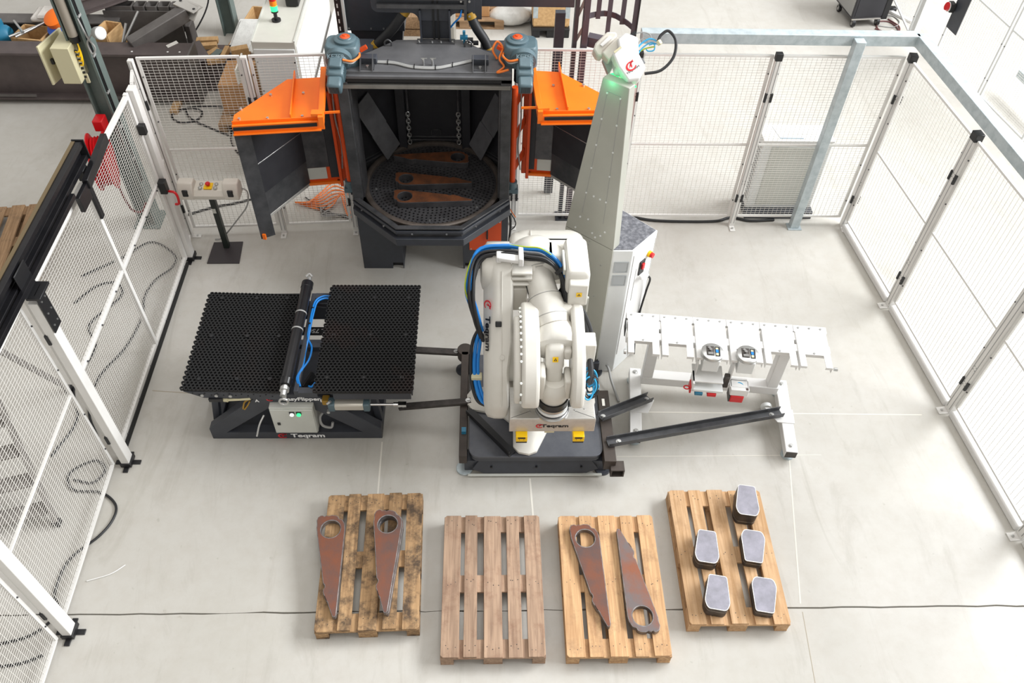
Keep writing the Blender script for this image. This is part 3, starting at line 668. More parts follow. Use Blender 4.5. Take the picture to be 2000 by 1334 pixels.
# dust duct and hopper behind on the left
O('rear_duct',G().box((-1.33,7.60,2.33),(-.78,8.0,3.2)),'dark',mc,bevel=.004)
O('rear_hopper',G().loft([[(-1.30,7.62,2.33),(-.80,7.62,2.33),(-.80,8.0,2.33),(-1.30,8.0,2.33)],[(-1.25,7.60,1.9),(-.85,7.60,1.9),(-.85,7.8,1.9),(-1.25,7.8,1.9)]]),'inner',mc)
O('bolt_row',bolts([(x,7.60,2.355) for x in (-1.31,-1.1,-.98,-.86)],.009,.006,(0,-1,0)),'zinc',mc)
st=G()
for k in range(7): st.box((-1.392,7.485,2.32+.11*k),(-1.388,7.50,2.37+.11*k))
O('strut_channel',G().box((-1.40,7.50,2.28),(-1.345,7.54,3.1)),'black',mc); O('strut_slots',G().box((-1.378,7.497,2.30),(-1.377,7.4995,2.301)) if False else G().add([(-1.382+dx,7.498,2.31+.075*k+dz) for k in range(10) for dx,dz in ((0,0),(.012,0),(.012,.04),(0,.04))],[(4*k,4*k+1,4*k+2,4*k+3) for k in range(10)]),'white',mc,kind='stuff')
O('strut_strip',G().box((-1.34,7.51,2.28),(-1.315,7.54,3.1)),'lgrey2',mc)
# doors
def door(s,poly,hp):
    """poly: plan corners A (rear by hinge), B, Cc, D (free edge), E (front by hinge)"""
    A,B_,Cc,D,E=[Vector((x,y,0)) for x,y in poly]; Z=Vector((0,0,1)); zt,zb=2.185,1.0
    dn='left' if s<0 else 'right'
    dr=O('door_top',G().prism([(v.x,v.y) for v in (A,B_,Cc,D,E)],.012,z0=zt-.012),'orange',mc,bevel=.002,label='orange top plate of the open %s door'%dn)
    m=(E+D)/2; inn=(A-E).normalized(); u=(D-E).normalized()
    O('front_flange',G().bar(E+Z*(zt-.035)-inn*.012,D+Z*(zt-.035)-inn*.012,.02,.085).bar(E+Z*(zt+.015)+inn*.02,D+Z*(zt+.015)+inn*.02,.008,.03),'orange',dr,bevel=.002)
    O('door_seal',G().bar(E+u*.06+Z*(zt-.02)-inn*.026,D-u*.01+Z*(zt-.02)-inn*.026,.014,.03),'rubber',dr)
    O('lower_flange',G().bar(E+u*.03+Z*(zt-.072)-inn*.02,D+Z*(zt-.072)-inn*.02,.05,.012),'orange',dr,bevel=.002)
    f=E.lerp(D,.36); O('rib',G().bar(f+inn*.03+Z*(zt+.025),f+inn*(A-E).length*1.03+Z*(zt+.035),.012,.07),'orange',dr,bevel=.002)
    O('edge_fin',G().bar(E+u*.02+Z*(zt+.02),A+u*.02+inn*.06+Z*(zt+.04),.05,.06),'orange',dr,bevel=.003)
    O('latch_plate',G().bar(E+u*.0+inn*.02+Z*(zt+.06),E+u*.10+inn*.03+Z*(zt+.06),.07,.025).bar(E-u*.14+inn*.07+Z*(zt+.03),E+inn*.07+Z*(zt+.03),.012,.02).bar(E+u*.02-inn*.05+Z*(zt+.02),E+u*.02+inn*.03+Z*(zt+.02),.045,.09),'orange',dr,kind='stuff')
    bl=[]
    for a,b in ((.25,.62),(.62,.62),(.24,.10),(.62,.10),(.93,.12),(.93,.34)):
        c=E+u*(D-E).length*a+inn*(A-E).length*b; bl.append((c.x,c.y,zt))
    O('bolt_row',bolts(bl,.013,.016),'zinc',dr)
    def wall(p,q,z0,z1,nm,mt,th=.02,inset=.0,par=mc):
        d=(q-p).normalized(); nrm=Vector((-d.y,d.x,0)); c=(A+B_+Cc+D+E)/5
        if (c-(p+q)/2).dot(nrm)<0: nrm=-nrm
        P_=p+nrm*(inset+th/2); Q_=q+nrm*(inset+th/2)
        return O(nm,G().bar(P_+Z*(z0+z1)/2,Q_+Z*(z0+z1)/2,th,z1-z0),mt,par,bevel=.002)
    for p,q,w in ((A,B_,'rear_panel'),(B_,Cc,'slant_panel')):
        pn=wall(p,q,zb+.02,zt-.012,w,'orange2')
        d=(q-p).normalized()
        if w=='rear_panel':
            wall(p+d*.01,p.lerp(q,.30),zb+.06,zt-.03,'lining_plate','inner',.012,.02,pn)
            wall(p.lerp(q,.30),p.lerp(q,.98),zb+.20,zt-.03,'lining_plate','blast',.016,.02,pn)
            wall(p.lerp(q,.40),p.lerp(q,.98),zb+.05,zb+.19,'bare_plate','lgrey',.008,.02,pn)
        else:
            H=zt-zb
            wall(p+d*.005,q,zb+.53*H,zt-.03,'lining_plate','inner',.03,.02,pn); wall(p+d*.005,q,zb+.523*H,zb+.53*H,'lining_edge','zinc',.032,.02,pn)
            wall(p+d*.005,q,zb+.24*H,zb+.52*H,'lining_plate','inner',.03,.02,pn); wall(p+d*.005,q,zb+.01,zb+.24*H,'lining_plate','dark2',.026,.02,pn)
        wall(p,q,zb-.01,zb+.02,'bottom_flange','orange' if w=='rear_panel' else 'alu',.06,-.01,pn)
    ep=wall(Cc,D,zb-.02,zt-.012,'end_panel','inner',.02)
    dd=(D-Cc).normalized(); O('edge_flap',G().bar(D-inn*.02+Z*1.53,D+Z*1.53+(E-D).normalized()*.13+inn*.03,.008,1.26),'dark2',ep)
    O('flap_clip',G().bar(D+Z*.93+(E-D).normalized()*.02-inn*.02,D+Z*.93+(E-D).normalized()*.05-inn*.03,.02,.06),'orange',ep)
    # hinge ladder: bar at the door edge, round pipe at the machine, links
    h=O('hinge_bar',G().bar(A+Z*zb-u*.02,A+Z*zt-u*.02,.05,.06,up=u),'orange2',mc,bevel=.004)
    O('hinge_bar_front',G().bar(A+Z*zb-inn*.10-u*.0,A+Z*(zt-.1)-inn*.10-u*.0,.03,.03,up=u),'orange2',h,bevel=.003)
    O('foot_frame',G().bar(A+Z*(zb+.005)-inn*.01,A+Z*(zb+.005)-inn*.01+u*.05,.05,.03),'orange',h)
    pp=Vector(hp)
    P=O('hinge_pipe',G().cyl(pp+Z*1.15,pp+Z*2.22,.03,n=18),'orange2',mc)
    for z in (1.28,1.66,2.03): O('hinge_link',G().bar(pp+Z*z,A+Z*z-u*.02,.02,.09),'orange2',P,bevel=.004)
    O('pivot_bearing',G().cyl(pp+Z*1.06,pp+Z*1.15,.05).box((pp.x-.06,pp.y-.05,1.02),(pp.x+.06,pp.y+.05,1.07)),'gear',P,bevel=.004)
    O('pivot_bracket',G().box((min(pp.x,X0+s*.785)-.0,pp.y-.05,1.0),(max(pp.x,X0+s*.785),pp.y+.05,1.03)),'dark',P)
    O('service_cable',G().tube([pp+Vector((s*.06,.12,2.15)),pp+Vector((s*.07,.10,1.8)),pp+Vector((s*.05,.11,1.5)),pp+Vector((s*.08,.12,1.2))],.008,6),'gcable',P)
    return dr
door(-1,[(-1.478,7.026),(-1.832,6.976),(-2.205,6.40),(-2.19,6.240),(-1.414,6.331)],(-1.367,6.83,0))
door(1,[(.418,7.175),(.70,7.15),(1.19,6.66),(1.21,6.47),(.457,6.439)],(.266,6.83,0))
# gear motors on the hinge pipes
def gearmotor(px,py,s):
    c=Vector((px,py,0)); Z=Vector((0,0,1))
    b=O('gearbox',G().loft([[c+Vector((x,y,z)) for x,y in rrect(-.15,-.125,.15,.125,.06,4)] for z in (2.40,2.43,2.57)]+[[c+Vector((x*.9,y*.9,2.595)) for x,y in rrect(-.15,-.125,.15,.125,.06,4)]]),'gear',mc,bevel=.006,label='blue-grey gear motor on the %s door hinge'%('left' if s<0 else 'right'))
    q=c+Vector((-s*.03,.02,0))
    O('cover_disc',G().lathe(q+Z*2.595,(0,0,1),[(0,.10),(.02,.10),(.028,.085),(.028,.06),(.036,.055)],28),'gear',b)
    O('orange_cap',G().lathe(q+Z*2.62,(0,0,1),[(0,.045),(.012,.045),(.02,.035),(.02,.02),(.028,.016)],18),'orange2',b,label='orange cap')
    O('input_flange',G().lathe(c+Vector((s*.02,-.12,2.51)),(0,-1,-.25),[(0,.115),(.05,.115),(.06,.09),(.09,.085)],26),'gear',b)
    m0=c+Vector((s*.03,-.19,2.48)); d=Vector((s*.02,-.95,-.28)).normalized()
    mt=O('motor',G().bar(m0,m0+d*.17,.145,.125),'gear',mc,bevel=.022,label='blue-grey motor body')
    O('terminal_box',G().bar(m0+d*.02+Vector((0,0,.075)),m0+d*.13+Vector((0,0,.075)),.11,.05),'gear',mt,bevel=.012)
    O('fan_cowl',G().bar(m0+d*.17,m0+d*.29,.125,.11),'gear',mt,bevel=.02)
    gr=G(); x=d.cross(Z).normalized(); z=x.cross(d)
    for k in range(-3,4): gr.bar(m0+d*.291+x*k*.012-z*.036,m0+d*.291+x*k*.012+z*.036,.005,.004,up=d)
    O('fan_grille',gr,'black',mt,kind='stuff')
    fn=G()
    for k in range(5): fn.bar(m0+d*(.03+.028*k)-x*.076,m0+d*(.03+.028*k)+x*.076,.006,.10)
    O('cooling_fins',fn,'gear',mt,kind='stuff')
    O('torque_pin',G().bar(c+Vector((-s*.15,.02,2.50)),c+Vector((-s*.21,.03,2.53)),.035,.03),'orange2',b)
    T=frame(m0+d*.0+Vector((0,-.045,.085))-d*.02,(1,0,0),(0,.55,.8)); text('KEZER',.052,mat('cast_letters','#6f838b',.5),T,b,bold=.02,depth=.003)
    O('output_stub',G().cyl(c+Vector((s*.0,-.02,2.22)),c+Vector((0,-.02,2.40)),.055),'black',b)
    for k,(mtl,dx) in enumerate((('ocable',0),('gcable',.02))):
        O('motor_cable',G().tube([m0+d*.05+Vector((-s*.06,0,.09-dx)),m0+d*.04+Vector((-s*.14,.0,.07-dx)),m0+Vector((-s*.19,.05+dx,.05)),m0+Vector((-s*.18,.14,.03-dx)),m0+Vector((-s*.17,.22,-.02))],.010-.003*k,7),mtl,mt)
gearmotor(-1.275,6.93,-1); gearmotor(.31,6.96,1)
O('cable_loop',G().tube([(.10,6.95,2.43),(.06,6.98,2.50),(.10,7.02,2.56),(.15,6.98,2.52),(.12,6.90,2.46),(.16,6.82,2.43),(.10,6.74,2.42),(.20,6.72,2.46)],.010,7),'ocable',mc)
# side cable bundle right of the leg
cb=G()
O('side_cables',cb.tube([(.245,6.80,.75),(.26,6.78,.6),(.25,6.79,.4),(.24,6.8,.2)],.012,6).tube([(.26,6.80,.75),(.31,6.77,.66),(.30,6.78,.58),(.26,6.80,.52)],.006,6),'cable',mc,kind='stuff')
O('wire_bundle',G().tube([(.25,6.81,.8),(.29,6.79,.74),(.31,6.80,.70)],.006,6),'ocable',mc)
# levers on the turntable
lever(-.855+.03,7.03,.946,-.07,'dark rusty lever in the middle of the turntable',m='rust2',em='blast',h=.07,sc=.9)
lever(-.82,6.745,.946,-.07,'rusty lever nearest the front of the turntable',m='rust2',em='blast',h=.07,sc=.9)
lever(-.30,7.40,.946,PI-.03,'shaded rusty lever at the back of the turntable, ring on the right',m='rust2',em='blast',h=.07,sc=.9)
# ------------------------------------------------------------ robot platform
V=Vector
pf=thing('robot_platform','dark steel robot platform with round feet under the white robot','platform',(.44,4.65,0))
O('deck_plate',G().prism(rrect(-.15,4.085,1.03,5.25,.09,5),.025,z0=.275),mat('worn_deck_plate','#4a4c53',.42,.15,'#5c5e63',4,.4,.75,.05,bscale=60),pf,bevel=.004)
O('deck_skirt',G().prism(rrect(-.14,4.095,1.02,5.24,.08,5),.06,z0=.215),'dark',pf)
for x in (-.10,.98):
    O('side_beam',G().box((x-.05,4.20,.06),(x+.05,5.22,.215)),'dark',pf,bevel=.006)
O('front_plate',G().prism([(-.02,.0),(.90,.0),(1.0,.05),(.93,.17),(-.05,.17),(-.12,.05)],.02,frame((0,4.10,.035),(1,0,0),(0,.25,.97))),'dark',pf,bevel=.004)
O('front_edge',G().box((-.16,4.06,.02),(1.04,4.085,.032)),'lgrey',pf,bevel=.003,label='pale lower edge of the front plate')
O('hole_row',G().cyl((.05,4.085,.12),(.05,4.10,.12),.01).cyl((.45,4.085,.12),(.45,4.10,.12),.01).cyl((.85,4.085,.12),(.85,4.10,.12),.01),'black',pf)
for x,y in ((-.19,4.155),(1.055,4.15),(-.22,5.30),(1.08,5.28)):
    f=O('foot',G().cyl((x,y,0),(x,y,.022),.075,n=28),'galv' if x<0 and y<5 else 'dark',pf,bevel=.003)
    O('corner_bracket',G().box((min(x,.44+(x-.44)*.8),min(y,y+.02)-.03,.022),(max(x,.44+(x-.44)*.8)+.03*(x>0)+.0,y+.10,.17)),'dark',f,bevel=.006)
    O('levelling_screw',G().cyl((x,y+.02,.17),(x,y+.02,.19),.024,n=6),'black',f)
bw=mat('brown_scale_steel','#4b423c',.6,.2,'#38322e',5,.35,.7)
O('left_rail',G().box((-.235,4.10,.17),(-.165,5.30,.29)),bw,pf,bevel=.005); O('rear_disc',G().cyl((-.20,5.33,.17),(-.20,5.33,.29),.075,n=24),bw,pf,bevel=.004)
O('right_rail',G().box((1.03,4.02,.19),(1.135,4.80,.32)),bw,pf,bevel=.004); 
O('open_tube_end',G().prism([(-.06,-.05),(.06,-.05),(.06,.05),(-.06,.05)],.10,frame((1.15,4.07,.20),(1,0,0),(0,0,1)),holes=[[(-.048,-.038),(.048,-.038),(.048,.038),(-.048,.038)]]),bw,pf)
O('diagonal_angle',G().bar((-.15,4.57,.316),(.23,4.10,.316),.07,.03).bar((-.175,4.54,.345),(.205,4.09,.345),.012,.05),'black',pf,kind='stuff')
O('blue_valve',G().box((-.215,4.33,.20),(-.175,4.38,.33)).cyl((-.195,4.31,.22),(-.195,4.41,.22),.016),'steelblue',pf,kind='stuff')
O('serial_plate',G().box((1.065,4.62,.32),(1.09,4.70,.322)),'paper',pf)
# bars joining the platform to its neighbours
def chan(name,p,q,w,h,label,flat=False):
    p,q=V(p),V(q); d=(q-p).normalized(); sd=d.cross(V((0,0,1))).normalized(); t=thing(name,label,'bar',p)
    g=G()
    if flat: g.bar(p,q,w,h)
    else:
        Z=V((0,0,h/2)); g.bar(p-Z,q-Z,w,.006); 
        for s in (-1,1): g.bar(p+sd*s*w*.47,q+sd*s*w*.47,.007,h)
    O('channel',g,'dark2' if not flat else 'steelside',t,kind=None,bevel=.001)
    for f in (.06,.94):
        c=p.lerp(q,f)+V((0,0,(-h/2+.003) if not flat else h/2)); O('bolt',G().cyl(c,c+V((0,0,.004)),.024,n=18).cyl(c,c+V((0,0,.016)),.014,n=6),'zinc',t,kind='stuff')
    return t
chan('locating_bar',(1.02,4.44,.405),(1.54,4.80,.22),.085,.05,'short dark channel bar from the platform towards the tool rack')
chan('locating_bar',(1.07,4.195,.36),(2.76,4.64,.20),.085,.05,'long dark channel bar reaching across to the right leg of the tool rack')
chan('locating_bar',(-.98,5.43,.18),(-.245,5.345,.22),.07,.03,'flat dark bar between the flipping table and the platform, farther one',True)
chan('locating_bar',(-.80,4.70,.20),(-.12,4.665,.335),.06,.035,'flat dark bar between the flipping table and the platform, nearer one',True)

# ------------------------------------------------------------ robot
rb=thing('industrial_robot','large white six axis robot arm reaching down over its platform','robot',(.45,4.68,.30))
c0=V((.47,4.70,0))
star=[]
for a,r,hw in ((-103,.615,.10),(0,.53,.11),(88,.55,.11),(181,.64,.11)):
    A=math.radians(a); d=V((math.cos(A),math.sin(A),0)); n=V((-d.y,d.x,0)); 
    for f,w in ((.55,1.55),(.93,1.05),(1,.45)):
        star.append((c0+d*r*f-n*hw*w))
    for f,w in ((1,.45),(.93,1.05),(.55,1.55)): star.append((c0+d*r*f+n*hw*w))
bf=O('base_foot',G().prism([(p.x,p.y) for p in star],.033,z0=.302),'robot',rb,bevel=.006)
k=1
secs=[[(p.x,p.y,.335) for p in star]]
for f,z in ((.86,.40),(.70,.52),(.62,.66)): secs.append([(c0.x+(p.x-c0.x)*f*(1 if (p-c0).length<.4 else .9),c0.y+(p.y-c0.y)*f*(1 if (p-c0).length<.4 else .9),z) for p in star])
O('base_casting',G().loft(secs),'robot',rb)
O('bolt_row',bolts([(-.05,4.66,.36),(.30,4.20,.336),(.36,4.19,.336),(-.08,4.72,.36)],.018,.012),'zinc',rb)
O('slew_ring',G().lathe((c0.x,c0.y,.62),(0,0,1),[(0,.31),(.10,.31),(.12,.29),(.2,.29)],40),'robot',rb)
O('turning_frame',G().loft([[(x,y,z) for x,y in rrect(.20+i,4.36+i,.74-i,5.0-i,.14,5)] for z,i in ((.80,.0),(1.0,.0),(1.16,.03),(1.24,.10))]),'robot',rb,bevel=.01)
O('axis_two_drum',G().lathe((.19,4.56,1.08),(1,0,0),[(0,.20),(.26,.20),(.28,.18),(.40,.17),(.44,.12)],32),'robot',rb)
O('balancer',G().lathe((.42,5.25,.95),(0,-.85,.35),[(0,.10),(.02,.115),(.75,.115),(.78,.09)],24),'robot',rb)
# lower arm
J2=V((.0,4.34,1.03)); J3=V((.0,4.90,1.79)); ax=(J3-J2); La=ax.length; ax.normalize(); w=V((1,0,0)).cross(ax).normalized()*1
if w.y>0: w=-w
def arm_sec(t,b,dx=0):
    xr=.186 if t<.3*La else .215
    o=J2+ax*t; k=min(b,.2)
    return [tuple(o+V((x,0,0))+w*y) for x,y in ((.03+dx,-b),(xr-.02-dx,-b),(xr-dx,-b*.8),(xr-dx,b*.85),(xr-.02-dx,b),(.10,b),(.06+dx*.3,b*.97),(-.015+dx,b*.55),(-.02+dx,b*.2),(-.02+dx,-b*.7))]
prof=[(-.30,.05,.05),(-.285,.11,.03),(-.24,.165,.01),(-.15,.215,0),(0,.24,0),(.15,.225,0),(.4*La,.185,0),(.7*La,.18,0),(.9*La,.20,0),(La,.21,0),(La+.10,.185,0),(La+.17,.135,.01),(La+.205,.07,.03)]
la=O('lower_arm',G().loft([arm_sec(*p) for p in prof]),'robot',rb,smooth=50)
o=J2+ax*.30; O('cover_seam',G().tube([J2+V((.125,0,0))+ax*t+w*(b+.001) for t,b in ((-.15,.215),(0,.24),(.15,.225),(.4*La,.185),(.7*La,.18),(.9*La,.20),(La,.21))],.006,6,3),'robot',la)
c=J2+V((.10,0,0))+ax*(.55*La)+w*.185; O('position_sensor',G().bar(c-ax*.022,c+ax*.022,.05,.03,up=w),'black',la,bevel=.006)
c=J2+V((.13,0,0))+ax*(.27*La)+w*.21; O('cover_screw',G().cyl(c,c+w*.012,.02,n=12),'robot',la)
a1=(.06,.97);a2=(-.015,.55)
def chamf(t,f): 
    b=.195; return J2+ax*t+V((.06+(a2[0]-a1[0])*f,0,0))+w*(b*(a1[1]+(a2[1]-a1[1])*f))
cn=(chamf(.4,1)-chamf(.4,0)).normalized(); nz=(-ax).cross(cn); 
up=-cn
T=frame(chamf(.46*La,.5),-ax,up)
if T.col[2].xyz.dot(V((-1,0,0))+w)<0: T=frame(chamf(.46*La,.5),-ax,-up)
T.translation+=T.col[2].xyz*.012
text('Teqram',.075,'ink',T,la,bold=.03,sx=1.2)
T2=T.copy(); T2.translation=T.translation+ax*.235; emblem(T2,.042,la,.9)
# elbow
jy,jz=4.90,1.79
O('elbow_cover',G().lathe((-.045,jy,jz),(1,0,0),[(0,.11),(.015,.17),(.05,.19),(.14,.20),(.2,.2)],36),'robot',rb)
fl=O('elbow_flange',G().lathe((.15,jy,jz),(1,0,0),[(0,.205),(.035,.205),(.04,.19),(.06,.185)],36),'robot',rb)
O('bolt_row',bolts([(.185,jy+.193*math.cos(a),jz+.193*math.sin(a)) for a in [i*2*PI/20 for i in range(20)]],.011,.018,(1,0,0)),'zinc',fl)
gb=O('elbow_gearbox',G().lathe((.19,jy,jz),(1,0,0),[(0,.17),(.05,.16),(.16,.16),(.2,.17)],30).box((.21,jy-.19,jz-.30),(.33,jy-.02,jz-.05)),'robot',rb,bevel=.012)
O('casting_ribs',G().box((.20,jy-.20,jz+.05),(.36,jy+.10,jz+.075)).box((.20,jy-.21,jz-.0),(.36,jy+.1,jz+.02)).box((.20,jy-.20,jz+.105),(.36,jy+.05,jz+.13)),'robot',gb,bevel=.006,kind='stuff')
U0=V((.375,4.98,1.84)); U1=V((.545,4.30,1.60)); ud=(U1-U0).normalized(); UL=(U1-U0).length
el=O('elbow_body',G().lathe(U0-ud*.14,ud,[(0,.08),(.03,.15),(.08,.185),(.2,.19),(.26,.17),(.28,.15)],36),'robot',rb)
O('forearm_tube',G().lathe(U0+ud*.08,ud,[(0,.125),(.03,.148),(.07,.148),(.075,.122),(.16,.118),(.28,.120),(.30,.135),(.40,.14),(.44,.132),(.48,.15),(.56,.14)],40),'robot',rb)
for tq in (.145,.155,.385,.565): O('collar_seam',G().cyl(U0+ud*tq,U0+ud*(tq+.004),{.145:.1495,.155:.1235,.385:.1385,.565:.1515}[tq],n=40),'gcable',rb)
O('drain_slot',G().bar(U0+ud*.20+V((-.119,.0,.02)),U0+ud*.36+V((-.119,0,.02)),.012,.02),'black',el)
# motor hood behind the elbow
O('motor_hood',G().loft([[(x,y,z) for x,y in rrect(.20+a,4.93+a*.5,.80-b,5.235-b,.10,6)] for z,a,b in ((1.58,0,0),(1.82,0,0),(1.90,.012,.012),(1.935,.04,.04),(1.95,.08,.08))]),'robot',rb)
O('hood_drum',G().lathe((.19,5.06,1.755),(1,0,0),[(0,.15),(.02,.19),(.05,.205),(.16,.205),(.18,.195),(.40,.195)],36),'robot',rb)
O('hood_seam',G().tube([(.36,5.05,1.961),(.36,5.14,1.955),(.36,5.20,1.915),(.36,5.235,1.82)],.006,6,3),'robot',rb)
mh=O('motor_housing',G().loft([[(x,y,z) for x,y in rrect(.615+i,4.60+i,.80-i,5.0,.03,4)] for z,i in ((1.66,0),(1.98,0),(2.005,.006),(2.02,.02))]),'robot',rb)
O('connector_box',G().box((.635,4.53,1.74),(.785,4.61,1.96)),'robot',mh,bevel=.012)
def sign(T,s,par):
    sg=O('warning_sign',G().prism([(-s,-s),(s,-s),(s,s),(-s,s)],.0015,T),'yellow',par,label='small yellow warning label',smooth=0)
    O('warning_mark',G().prism([(-.6*s,-.5*s),(.6*s,-.5*s),(0,.6*s)],.001,T@Matrix.Translation((0,0,.0016)),holes=[[(-.3*s,-.33*s),(.3*s,-.33*s),(0,.22*s)]]),'ink',sg,smooth=0)
sign(frame((.715,4.528,1.86),(1,0,0),(0,0,1)),.022,mh)
O('lifting_lug',G().bar((.605,4.66,1.97),(.60,4.86,2.0),.02,.06),'lgrey',mh,bevel=.004)
O('hood_shoulder',G().loft([[(x,y,z) for x,y in rrect(.40+i,4.80+i,.62-i,5.0,.07,4)] for z,i in ((1.75,0),(1.92,0),(1.96,.02),(1.975,.05))]),'robot',rb)
# wrist fork
wb=U1; xd=V((1,0,0))
O('wrist_base',G().loft([[tuple(wb+xd*x*1+V((0,-.02*k,.0))+V((0,dy,z))) for x,z in [(sx*math.cos(a),sz*math.sin(a)) for a in [2*PI*i/24 for i in range(24)]]] for k,(dy,sx,sz) in enumerate(((.13,.13,.13),(.10,.155,.15),(.05,.18,.165),(.01,.20,.15),(-.02,.20,.12)))]),'robot',rb,smooth=60)
def tine(x0,x1,nm,br):
    P=[(4.60,1.60),(4.58,1.74),(4.44,1.78),(4.24,1.74),(4.06,1.66),(3.93,1.52),(3.875,1.38),(3.88,1.27),(3.95,1.20),(4.04,1.20),(4.20,1.30),(4.36,1.43),(4.52,1.48)]
    T=frame((x0,0,0),(0,1,0),(0,0,1)); return O(nm,G().prism(P,x1-x0,T),'robot',rb,bevel=br,seg=3,smooth=50)
tl=tine(.27,.41,'fork_left',.03); tr=tine(.655,.755,'fork_right',.03)
cv=O('fork_cover',G().prism([(4.54,1.56),(4.46,1.70),(4.26,1.68),(4.08,1.60),(3.97,1.50),(3.915,1.38),(3.92,1.28),(3.98,1.22),(4.06,1.24),(4.25,1.36)],.055,frame((.215,0,0),(0,1,0),(0,0,1))),'robot',rb,bevel=.015,seg=2)
O('bolt_row',bolts([(.262,4.03+(.47*i/9),1.655+.10*math.sin(i/9*2.2)) for i in range(10)]+[(.262,3.93,1.52),(.262,3.90,1.42),(.262,3.895,1.33)],.011,.016,(.2,-.5,.85)),'lgrey',cv)
O('fork_bridge',G().loft([[(x,y,z) for x,z in rrect(.27+i,1.44+i,.755-i,1.76-i,.10,5)] for y,i in ((4.60,.07),(4.57,.02),(4.50,0),(4.46,.02))]),'robot',rb,smooth=60)
O('pivot_boss',G().cyl((.755,4.0,1.33),(.775,4.0,1.33),.028,n=20).cyl((.755,4.22,1.52),(.765,4.22,1.52),.03,n=20),'zinc',tr,kind='stuff')
O('side_box',G().box((.76,4.22,1.42),(.85,4.36,1.62)),'robot',rb,bevel=.008); 
# hand
h0=V((.533,4.08,1.42)); 
O('hand_motor',G().loft([[(x,y+(z-1.33)*.42,z) for x,y in rrect(.455+i,4.02+i,.60-i,4.16-i,.035,5)] for z,i in ((1.30,.012),(1.48,.008),(1.50,0),(1.635,0),(1.66,.008),(1.672,.03))]),'robot',rb)
O('motor_plug',G().box((.595,4.14,1.54),(.655,4.23,1.64)),'robot',rb,bevel=.016)
O('encoder_plug',G().box((.475,4.36,1.58),(.535,4.43,1.68)),'robot',rb,bevel=.012)
hm=O('hand_shell',G().lathe((.533,4.08,1.185),(0,0,1),[(0,.112),(.02,.118),(.07,.128),(.13,.125),(.17,.11),(.20,.09)],36),'robot',rb)
O('hand_cheek',G().box((.41,3.99,1.24),(.455,4.15,1.52)).box((.605,3.99,1.24),(.655,4.15,1.46)),'robot',rb,bevel=.014,kind='stuff')
sign(frame((.53,4.118,1.575),(1,0,0),(0,.42,1)),.022,hm)
O('flange_ring',G().lathe((.533,4.08,1.115),(0,0,1),[(0,.122),(.05,.122),(.055,.126),(.07,.126)],36),'black',rb,label='black flange ring')
# dress pack
def hose(nm,pts,r,m,par=rb,n=8,sm=6): return O(nm,G().tube(pts,r,n,sm),m,par)
base=[(-.03,4.50,1.40),(-.085,4.53,1.60),(-.122,4.62,1.80),(-.055,4.84,1.95),(.14,4.86,2.0),(.32,4.83,2.0),(.46,4.82,1.98),(.58,4.75,1.90),(.62,4.64,1.78),(.63,4.56,1.66)]
for i,(m,r,dx,dy,dz) in enumerate((('blue',.015,0,.03,.045),('blue',.013,-.02,.03,.02),('cable',.015,0,0,0),('cable',.014,.01,-.025,-.015),('cable',.014,.0,.01,-.03),('cable',.013,.015,-.04,.01),('cable',.012,-.01,-.015,.03),('ycable',.006,-.03,.03,.05))):
    hose('dress_hose',[(x+dx*(1 if k<3 else .4)+(.012*math.sin(k*1.7+i)),y+dy,z+dz+.01*math.sin(k+i*2)) for k,(x,y,z) in enumerate(base)],r,m)
O('hose_clamp',G().bar((.10,4.80,2.01),(.27,4.77,2.01),.09,.035).box((.25,4.72,1.97),(.29,4.88,2.05)).box((.08,4.76,1.97),(.12,4.84,2.03)),'white',rb,bevel=.008,kind='stuff')
O('hose_strap',G().lathe((.575,4.75,1.93),(.6,-.5,-.5),[(0,.055),(.03,.055)],16),'black',rb)
hose('forearm_hose',[(.60,4.74,1.70),(.68,4.62,1.70),(.75,4.52,1.66),(.79,4.40,1.60),(.80,4.30,1.52)],.030,'cable',n=12)
hose('forearm_hose',[(.63,4.72,1.73),(.72,4.58,1.72),(.79,4.46,1.66),(.83,4.34,1.58),(.83,4.26,1.50)],.016,'cable')
O('hose_guide',G().bar((.66,4.60,1.60),(.80,4.60,1.60),.02,.012).bar((.66,4.60,1.60),(.66,4.60,1.76),.012,.02).bar((.80,4.60,1.60),(.80,4.60,1.76),.012,.02).bar((.66,4.60,1.76),(.80,4.60,1.76),.012,.012),'lgrey',rb,kind='stuff')
for k in range(2): hose('encoder_cable',[(.68+.04*k,4.55,1.75),(.67+.04*k,4.53,1.68),(.64+.03*k,4.55,1.62),(.60,4.62,1.62)],.008,'cable')
for m,r,dx in (('blue',.016,0),('blue',.014,.03),('cable',.014,-.03)):
    hose('side_hose',[(-.04+dx*.2,4.62,1.40),(-.075+dx,4.55,1.30),(-.095+dx,4.45,1.15),(-.085+dx,4.33,1.02),(-.04+dx,4.22,.93),(.02,4.18,.90)],r,m)
O('side_hose_clamp',G().box((-.12,4.34,1.04),(-.03,4.40,1.08)),'beige',rb,bevel=.006)
rr=random.Random(4)
for k in range(9):
    cx,cy,cz=.80+rr.uniform(-.01,.05),4.10+rr.uniform(-.05,.05),1.30+rr.uniform(-.05,.05); a0=rr.uniform(0,6); rx,ry=rr.uniform(.05,.085),rr.uniform(.05,.075)
    tilt=rr.uniform(-.6,.6)
    pts=[(cx+rx*math.cos(a0+t)*.8,cy+ry*math.sin(a0+t)*.7+tilt*.05*math.cos(t),cz+ry*math.sin(a0+t)) for t in [i*.55 for i in range(11)]]
    hose('coiled_cable',pts,.007,'cyan' if k%3!=1 else 'cable',n=6,sm=4)
hose('coil_lead',[(.80,4.30,1.50),(.815,4.22,1.44),(.82,4.14,1.38),(.80,4.08,1.33)],.024,'cable',n=10)
